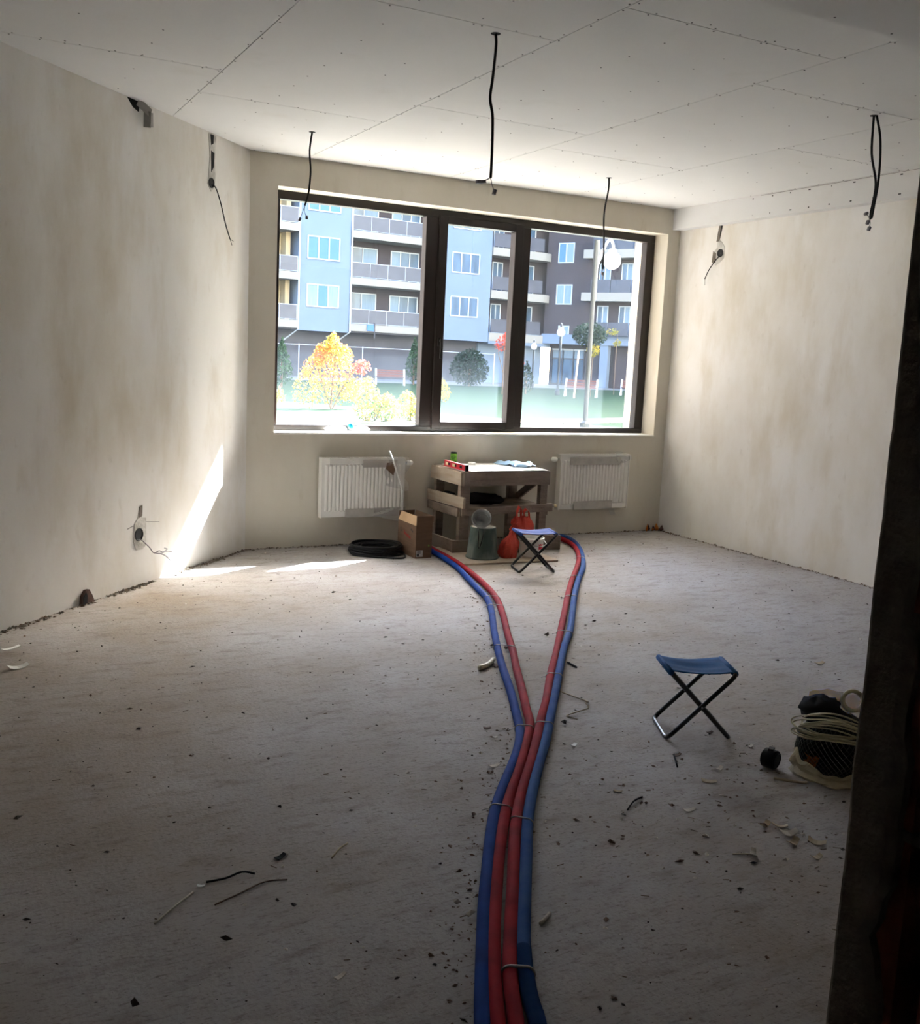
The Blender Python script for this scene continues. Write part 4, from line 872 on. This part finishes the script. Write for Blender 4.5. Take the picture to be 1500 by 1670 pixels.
drop([(2.526, 2.911), (2.528, 2.821), (2.503, 2.638), (2.52, 2.413), (2.525, 2.235)], -.85, 'black cable hanging from the ceiling before the right pane', [[(2.525, 2.235, 0), (2.515, 2.2, 0), (2.53, 2.185, 0), (2.523, 2.15, 0)]], [(2.526, 2.20, 1.5)])
drop([(2.514, 2.911), (2.527, 2.716), (2.583, 2.561), (2.569, 2.412), (2.568, 2.369)], -3.30, 'pair of black cables hanging from the ceiling near the right wall', [[(2.568, 2.369, 0), (2.55, 2.385, 0), (2.534, 2.395, 0)], [(2.568, 2.369, 0), (2.572, 2.345, 0), (2.566, 2.325, 0)]], [(2.532, 2.397, .6), (2.552, 2.352, 1.2), (2.567, 2.32, 1.2)], extra=[(2.524, 2.911), (2.573, 2.786), (2.59, 2.594), (2.572, 2.42), (2.566, 2.375)])

def blotch(c, rx, rz, seed, n=18): return [(c[0]+rx*math.cos(2*math.pi*i/n)*(1+.3*noise.noise(Vector((math.cos(i*6.28/n)*2, math.sin(i*6.28/n)*2, seed)))), c[1]+rz*math.sin(2*math.pi*i/n)*(1+.3*noise.noise(Vector((math.cos(i*6.28/n)*2+4, math.sin(i*6.28/n)*2, seed))))) for i in range(n)]
def jag(pts, seed, amp=.008): return [(a+amp*noise.noise(Vector((a*30, b*30, seed))), b+amp*noise.noise(Vector((a*30+9, b*30, seed)))) for a, b in pts]
def LWf(a, b, c): return LW(a, c, b)
RWf = lambda a, b, c: (XR-c, a, b)
def cup(fn, c, r, e):
    q = MB(); n = 18; v = []
    for rr, dep in ((r*1.12, .001), (r*1.12, .008), (r, .008), (r*.9, .0038), (.001, .0038)):
        v += [fn(c[0]+rr*math.cos(2*math.pi*i/n), c[1]+rr*math.sin(2*math.pi*i/n), dep) for i in range(n)]
    f = [(k*n+i, k*n+(i+1) % n, (k+1)*n+(i+1) % n, (k+1)*n+i) for k in range(4) for i in range(n)]
    return q.add(v, f).build('back_box', M['blackp'], e)
# upper left wall: chased slot, box and hanging lead
e1 = empty('wall_outlet', LW(.53, .0, 2.6)); tag(e1, 'open round wall box with a black lead high on the left wall', 'wall outlet', 'open wall boxes')
for pg, sd_ in (([(.565, 2.905), (.47, 2.905), (.475, 2.82), (.49, 2.74), (.475, 2.66), (.49, 2.57), (.53, 2.535), (.57, 2.58), (.56, 2.66), (.55, 2.76), (.56, 2.84)], 1),): MB().prism(jag(pg, sd_), 0.0, .003, LWf).build('gypsum_patch', M['gyps'], e1)
for pg, sd_ in (([(.545, 2.905), (.50, 2.905), (.51, 2.85), (.535, 2.835)], 2), ([(.535, 2.80), (.495, 2.79), (.50, 2.70), (.53, 2.66)], 3)): MB().prism(jag(pg, sd_), .003, .0045, LWf).build('chased_slot', M['dark'], e1)
cup(LWf, (.53, 2.592), .03, e1)
MB().tube(smooth_path([LW(.528, .006, 2.58), LW(.515, .03, 2.56), LW(.46, .035, 2.47), LW(.395, .035, 2.345), LW(.34, .04, 2.25)], 6), .0045, 6).build('lead', M['black'], e1, smooth=True)
for a, b in ((.322, 2.21), (.305, 2.24)): MB().tube([LW(.34, .04, 2.25), LW(a, .045, b)], .002, 5).build('wire', M['black'], e1)
# metal profile stub where the ceiling meets the left wall
e2 = empty('ceiling_profile', LW(1.3, .02, 2.8)); tag(e2, 'bent metal ceiling profile sticking out at the top of the left wall', 'metal profile')
MB().prism(jag([(1.45, 2.91), (1.33, 2.91), (1.345, 2.85), (1.40, 2.87)], 5, .01), 0, .003, LWf).build('torn_hole', M['dark'], e2)
MB().bar(LW(1.375, .02, 2.905), LW(1.295, .05, 2.855), .055, .004, nL).build('flange', M['galv'], e2)
MB().bar(LW(1.31, .04, 2.865), LW(1.30, .03, 2.775), .05, .004, dL).build('web', M['galv'], e2)
MB().bar(LW(1.275, .035, 2.865), LW(1.265, .03, 2.785), .05, .004, nL).build('flange', M['galv'], e2)
# lower left wall box
e3 = empty('wall_outlet', LW(1.355, 0, .325)); tag(e3, 'open round wall box with loose wires low on the left wall', 'wall outlet', 'open wall boxes')
MB().prism(jag([(1.40, .40), (1.36, .43), (1.345, .50), (1.318, .505), (1.318, .43), (1.275, .42), (1.27, .25), (1.32, .225), (1.38, .225), (1.41, .29)], 7, .012), 0, .003, LWf).build('gypsum_patch', M['gyps'], e3)
MB().prism(jag([(1.345, .505), (1.318, .505), (1.322, .44), (1.35, .43)], 8, .008), .003, .005, LWf).build('chased_slot', M['mortar'], e3)
cup(LWf, (1.356, .325), .037, e3)
for a in ((1.47, .376, 1.41, .388), (1.285, .396, 1.13, .374)): MB().bar(LW(a[0], .001, a[1]), LW(a[2], .001, a[3]), .002, .003).build('pencil_line', M['print'], e3)
for P in ([(1.354, .30, .01), (1.30, .24, .04), (1.265, .198, .05), (1.22, .205, .06), (1.18, .19, .06), (1.13, .20, .06), (1.16, .212, .06)], [(1.265, .198, .05), (1.2, .185, .06), (1.12, .185, .05), (1.055, .168, .05)], [(1.265, .198, .05), (1.19, .175, .07), (1.13, .14, .07), (1.07, .095, .06)]):
    MB().tube(smooth_path([LW(s_, o_, z) for s_, z, o_ in P], 5), .0035, 6).build('wire', M['connector'], e3, smooth=True)
# right wall box under the boxed beam
e4 = empty('wall_outlet', (XR, -.55, 2.5)); tag(e4, 'open round wall box with a short lead high on the right wall', 'wall outlet', 'open wall boxes')
MB().prism(jag([(-.50, 2.62), (-.55, 2.60), (-.60, 2.55), (-.60, 2.46), (-.55, 2.42), (-.50, 2.40), (-.455, 2.43), (-.47, 2.52), (-.51, 2.55)], 11, .01), 0, .003, RWf).build('gypsum_patch', M['gyps'], e4)
MB().prism(jag([(-.513, 2.731), (-.55, 2.731), (-.525, 2.60), (-.49, 2.60)], 12, .006), 0, .004, RWf).build('chased_slot', M['mortar'], e4)
MB().prism(jag([(-.535, 2.731), (-.55, 2.731), (-.53, 2.64)], 13, .004), .004, .006, RWf).build('slot_shadow_gap', M['dark'], e4)
MB().prism(jag([(-.46, 2.52), (-.50, 2.50), (-.50, 2.42), (-.452, 2.43)], 14, .006), .003, .005, RWf).build('mortar_patch', M['mortar'], e4)
cup(RWf, (-.552, 2.50), .031, e4)
MB().tube(smooth_path([(XR-.006, -.55, 2.475), (XR-.03, -.53, 2.44), (XR-.035, -.46, 2.36), (XR-.035, -.415, 2.285)], 6), .0045, 6).build('lead', M['black'], e4, smooth=True)
MB().tube([(XR-.035, -.415, 2.285), (XR-.037, -.418, 2.235)], .008, 6).build('connector', M['whitep'], e4)
# broken brick niche at the foot of the left wall
e5 = empty('pipe_stub', LW(1.87, 0, 0)); tag(e5, 'broken brown clay pipe stub at the foot of the left wall', 'pipe stub')
MB().prism(jag([(1.93, .0), (1.925, .05), (1.895, .085), (1.865, .08), (1.835, .045), (1.815, .0)], 15, .008), 0, .02, LWf).build('stub', M['rust'], e5)
MB().prism(jag([(1.922, .002), (1.917, .045), (1.895, .07), (1.885, .05), (1.885, .002)], 16, .006), .02, .022, LWf).build('opening', M['dark'], e5)
# corner rubble on the right
e6 = empty('brick_rubble', (3.83, -.06, 0)); tag(e6, 'red brick rubble in the corner below the right radiator', 'rubble')
for k in range(6): MB().rock((3.78+.03*k+random.uniform(-.01, .01), -.05+random.uniform(-.02, .02), .018), .026, 1, .8, random.uniform(.6, 2.2)).build('brick_shard', M['rust'] if k % 2 else M['orange'], e6)

# ------------------------------------------------------------------ on the sill
sb_ = empty('plastic_bottle', (.80, .08, .895)); tag(sb_, 'crushed clear bottle with a cyan cap lying on the left of the sill', 'bottle')
crumple((.74, .07, .915), .085, .03, .026, 21., .25).build('body', M['film'], sb_, smooth=True)
MB().lathe([(.001, 0), (.018, 0), (.022, .006), (.022, .03), (.018, .036), (.001, .036)], (.835, .06, .93), 16, mat=Matrix.Rotation(R(60), 3, 'Y')).build('cap', M['cyan'], sb_, smooth=True)
tag(crumple((.72, .1, .912), .07, .03, .022, 31., .3).build('paper_scrap', M['whitep'], smooth=True), 'crumpled white paper under the bottle on the sill', 'paper')
tag(crumple((.95, .08, .915), .07, .035, .025, 41., .3).build('paper_scrap', M['whitep'], smooth=True), 'crumpled white paper right of the bottle on the sill', 'paper')
for i in range(3): tag(MB().rock((1.12+.035*i, .06, .9), .011, 1.4, .7, .6).build('loose_screw_pile', M['screw'] if i != 1 else M['steel']), ('left dark', 'middle bright', 'right dark')[i]+' metal scrap of the three on the sill', 'scrap', 'metal scraps on the sill')

# ------------------------------------------------------------------ debris on the floor
def bit(name, m_, mb, label, cat, group=None): return tag(mb.build(name, M[m_]), label, cat, group or 'litter on the floor')
def stick(pts, r, m_, name, label, cat='stick'): return tag(MB().tube(smooth_path([(x, y, z) for x, y, z in pts], 4), r, 6).build(name, M[m_], smooth=True), label, cat, 'litter on the floor')
def flake(x, y, l, w_, a, m_, label, name='plaster_chip', cat='chip', curl=.35):
    ca, sa = math.cos(a), math.sin(a)
    q = MB().grid(5, 3, lambda u, v: (x+(u-.5)*l*ca-(v-.5)*w_*(1-.3*u)*sa, y+(u-.5)*l*sa+(v-.5)*w_*(1-.3*u)*ca, .003+curl*w_*((2*u-1)**2*.6+(v*.5)*.5)))
    o = q.build(name, M[m_], solid=.002); return tag(o, label, cat, 'litter on the floor')
stick([(.267, -3.231, .014), (.325, -3.205, .014), (.375, -3.16, .014), (.398, -3.135, .014)], .013, 'cableoff', 'hose_piece', 'short bent piece of cream hose left of the pipes', 'hose')
stick([(.753, -3.279, .006), (.749, -3.364, .006)], .005, 'dark', 'black_stick', 'short black stick just right of the blue pipe')
stick([(.489, -3.618, .004), (.46, -3.66, .01), (.51, -3.796, .004), (.48, -3.83, .012), (.466, -3.875, .004), (.38, -3.91, .008), (.316, -3.928, .004), (.339, -3.977, .004)], .003, 'straw', 'bent_wire', 'zigzag bent wire on the floor right of the pipes', 'wire')
flake(.16, -4.216, .03, .02, .4, 'whitep', 'shiny white fragment right of the pipe junction', cat='fragment', name='shiny_fragment')
stick([(.476, -4.445, .005), (.413, -4.543, .003)], .0035, 'dark', 'rusty_nail', 'rusty nail in front of the near stool', 'nail'); flake(.49, -4.45, .04, .016, .2, 'crumb_b', 'brown chip at the head of the rusty nail')
for x, y, l, a, m_, lb1 in ((.556, -4.619, .045, .5, 'crumb_l', 'pale chip left of the tape measure'), (.435, -4.696, .055, -.6, 'straw', 'curled tan chip below the near stool'), (.836, -4.488, .035, .3, 'crumb_l', 'pale chip right of the near stool leg'), (.064, -4.638, .03, -.8, 'straw', 'small tan chip between pipes and stool'), (.205, -4.858, .045, .0, 'crumb_l', 'pale sliver below the near stool, towards the camera'), (2.04, -3.735, .06, .1, 'straw', 'tan wood chip far right below the right wall'),
                            (.468, -4.30, .02, 1, 'crumb_b', 'small brown chip at the near stool foot'), (-.239, -4.278, .045, .2, 'crumb_l', 'pale plaster chip left of the pipe junction'), (-.075, -3.927, .03, -.3, 'rust', 'reddish chip left of the blue pipe'), (-.092, -4.027, .025, .4, 'crumb_l', 'small pale chip left of the blue pipe'), (.783, -4.307, .03, .2, 'rust', 'reddish chip under the near stool')): flake(x, y, l, l*.45, a, m_, lb1)
for x, y, l, a, lb1 in ((.368, -5.048, .05, .3, 'upper left bark flake of the cluster near the partition'), (.41, -5.073, .05, 2.4, 'bark flake right beside the upper left one near the partition'), (.40, -5.125, .06, -.2, 'thin bark flake in the middle of the cluster near the partition'), (.364, -5.179, .055, .4, 'curled bark flake below the middle of the cluster near the partition'), (.437, -5.209, .055, -.9, 'rightmost bark flake of the cluster near the partition'), (.187, -5.183, .045, .8, 'pale bark flake left of the cluster near the partition'), (.36, -5.281, .04, .1, 'lowest bark flake near the partition')): flake(x, y, l, l*.5, a, 'crumb_l' if 'pale' in lb1 or 'thin' in lb1 else 'straw', lb1, 'bark_flake', 'bark flake', .6)
stick([(.004, -4.774, .003), (.06, -4.735, .008), (.116, -4.711, .004)], .003, 'dark', 'dark_twig', 'dark twig between the pipes and the near stool', 'twig')
stick([(.687, -4.767, .004), (.72, -4.80, .004), (.76, -4.835, .003), (.78, -4.84, .003)], .005, 'straw', 'bark_strip', 'tan bark strip at the foot of the netted sack', 'strip')
stick([(.125, -5.157, .003), (.16, -5.175, .005), (.185, -5.185, .003)], .0025, 'straw', 'thin_twig', 'thin twig left of the pale bark flake', 'twig')
stick([(-1.586, -4.849, .003), (-1.52, -4.79, .006), (-1.459, -4.733, .003)], .0028, 'crumb_l', 'straw', 'pale straw lying alone at the lower left of the floor', 'straw')
flake(-1.432, -4.709, .022, .01, -.4, 'whitep', 'white scrap between the pale straw and the dark twig', cat='scrap', name='white_scrap')
stick([(-1.414, -4.694, .003), (-1.36, -4.70, .006), (-1.31, -4.69, .01), (-1.276, -4.704, .004)], .003, 'dark', 'dark_twig', 'dark twig just right of the pale straw', 'twig')
stick([(-1.421, -4.821, .003), (-1.34, -4.79, .004), (-1.263, -4.758, .004), (-1.2, -4.77, .003)], .0022, 'crumb_b', 'long_twig', 'long thin brown twig below the dark twig', 'twig')
flake(-1.178, -4.636, .04, .018, .6, 'dark', 'dark bluish scrap right of the dark twig', 'dark_scrap', 'scrap')
stick([(-1.039, -4.70, .003), (-1.0, -4.66, .006), (-.963, -4.634, .004)], .003, 'straw', 'short_twig', 'short brown twig left of the near pipes', 'twig')
for x, y, lb1 in ((-1.437, -5.001, 'dark lump at the lower left of the floor'), (-1.692, -5.173, 'small dark lump at the bottom left corner'), (.925, -2.817, 'grey pebble between the two pipe branches'), (.256, -4.005, 'dark pebble right of the pipe junction'), (-.809, -5.074, 'pale lump left of the near pipes, upper one'), (-.806, -5.142, 'pale lump left of the near pipes, lower one'), (.568, -2.964, 'grey pebble against the left red pipe')):
    bit('pebble', 'crumb_l' if 'pale' in lb1 else ('mortar' if 'grey' in lb1 else 'crumb_d'), MB().rock((x, y, .01), .014 if 'lump' in lb1 else .016, 1.2, .9, .9), lb1, 'pebble')
flake(-1.222, -5.255, .035, .014, .5, 'crumb_l', 'pale sliver at the bottom left of the floor')
stick([(-.65, -5.258, .007), (-.60, -5.225, .007)], .006, 'crumb_l', 'wall_plug', 'cream wall plug right of the near pipes', 'wall plug')
for x, y, l, w_, a, lb1 in ((-1.75, -2.487, .09, .04, .3, 'torn white plastic scrap by the left edge'), (-1.76, -2.16, .10, .02, .6, 'narrow white plastic scrap at the far left edge')): flake(x, y, l, w_, a, 'whitep', lb1, 'plastic_scrap', 'scrap', .5)
# uncountable crumbs: swept along the wall feet and scattered over the screed
def scatter(name, m_, n, pick, rs, label):
    q = MB()
    for _ in range(n):
        x, y = pick(); r = random.uniform(*rs)*(.6+random.random()**3); q.rock((x, y, r*.35), r, random.uniform(.8, 2.2), 1, .7)
    return tag(q.build(name, M[m_]), label, 'crumbs', None, 'stuff')
def anywhere():
    while True:
        x, y = random.uniform(-4.5, 3.9), random.uniform(-6.5, -.03)
        if Vector((x, y)).dot(n2d) > .04: return x, y
def foot_left():
    while True:
        s_ = random.uniform(.0, 4.5)
        if noise.noise(Vector((s_*3.1, 4, 2)))+.25 > random.random()*.6: break
    o_ = abs(random.gauss(0, .022))+.004; p = LW(s_, o_, 0); return p.x, p.y
def foot_back(): return random.uniform(.02, 3.92), -abs(random.gauss(0, .02))-.004
def foot_right(): return XR-abs(random.gauss(0, .022))-.004, random.uniform(-4.5, -.02)
def by_pipes():
    p = random.choice(PP['bl'][60:240]); return p.x-.03-abs(random.gauss(0, .06)), p.y+random.uniform(-.05, .05)
def lower_right(): return random.gauss(.2, .6), random.gauss(-4.9, .45)
feet = lambda: random.choice((foot_left, foot_left, foot_back, foot_right))()
scatter('wall_foot_crumbs', 'mortar', 1300, feet, (.004, .011), 'grey mortar crumbs along the feet of the walls')
scatter('wall_foot_crumbs', 'crumb_b', 1100, feet, (.003, .009), 'brown crumbs along the feet of the walls')
scatter('floor_crumbs', 'crumb_d', 1500, anywhere, (.002, .0065), 'dark crumbs scattered all over the screed')
scatter('floor_crumbs', 'crumb_b', 900, lambda: random.choice((anywhere, by_pipes, lower_right))(), (.002, .007), 'brown crumbs, densest along the pipes')
scatter('floor_crumbs', 'crumb_l', 400, lambda: random.choice((anywhere, lower_right))(), (.002, .007), 'pale plaster crumbs scattered over the floor')
def fib():
    q = MB()
    for _ in range(230):
        x, y = random.choice((anywhere, lower_right, anywhere))(); a = random.gauss(0, .5)-.35; l = random.uniform(.008, .026)
        q.bar((x, y, .002), (x+l*math.cos(a), y+l*math.sin(a), .003), .0016, .0016)
    return q
tag(fib().build('floor_fibres', M['crumb_b']), 'short dark fibres and splinters lying on the screed', 'crumbs', None, 'stuff')
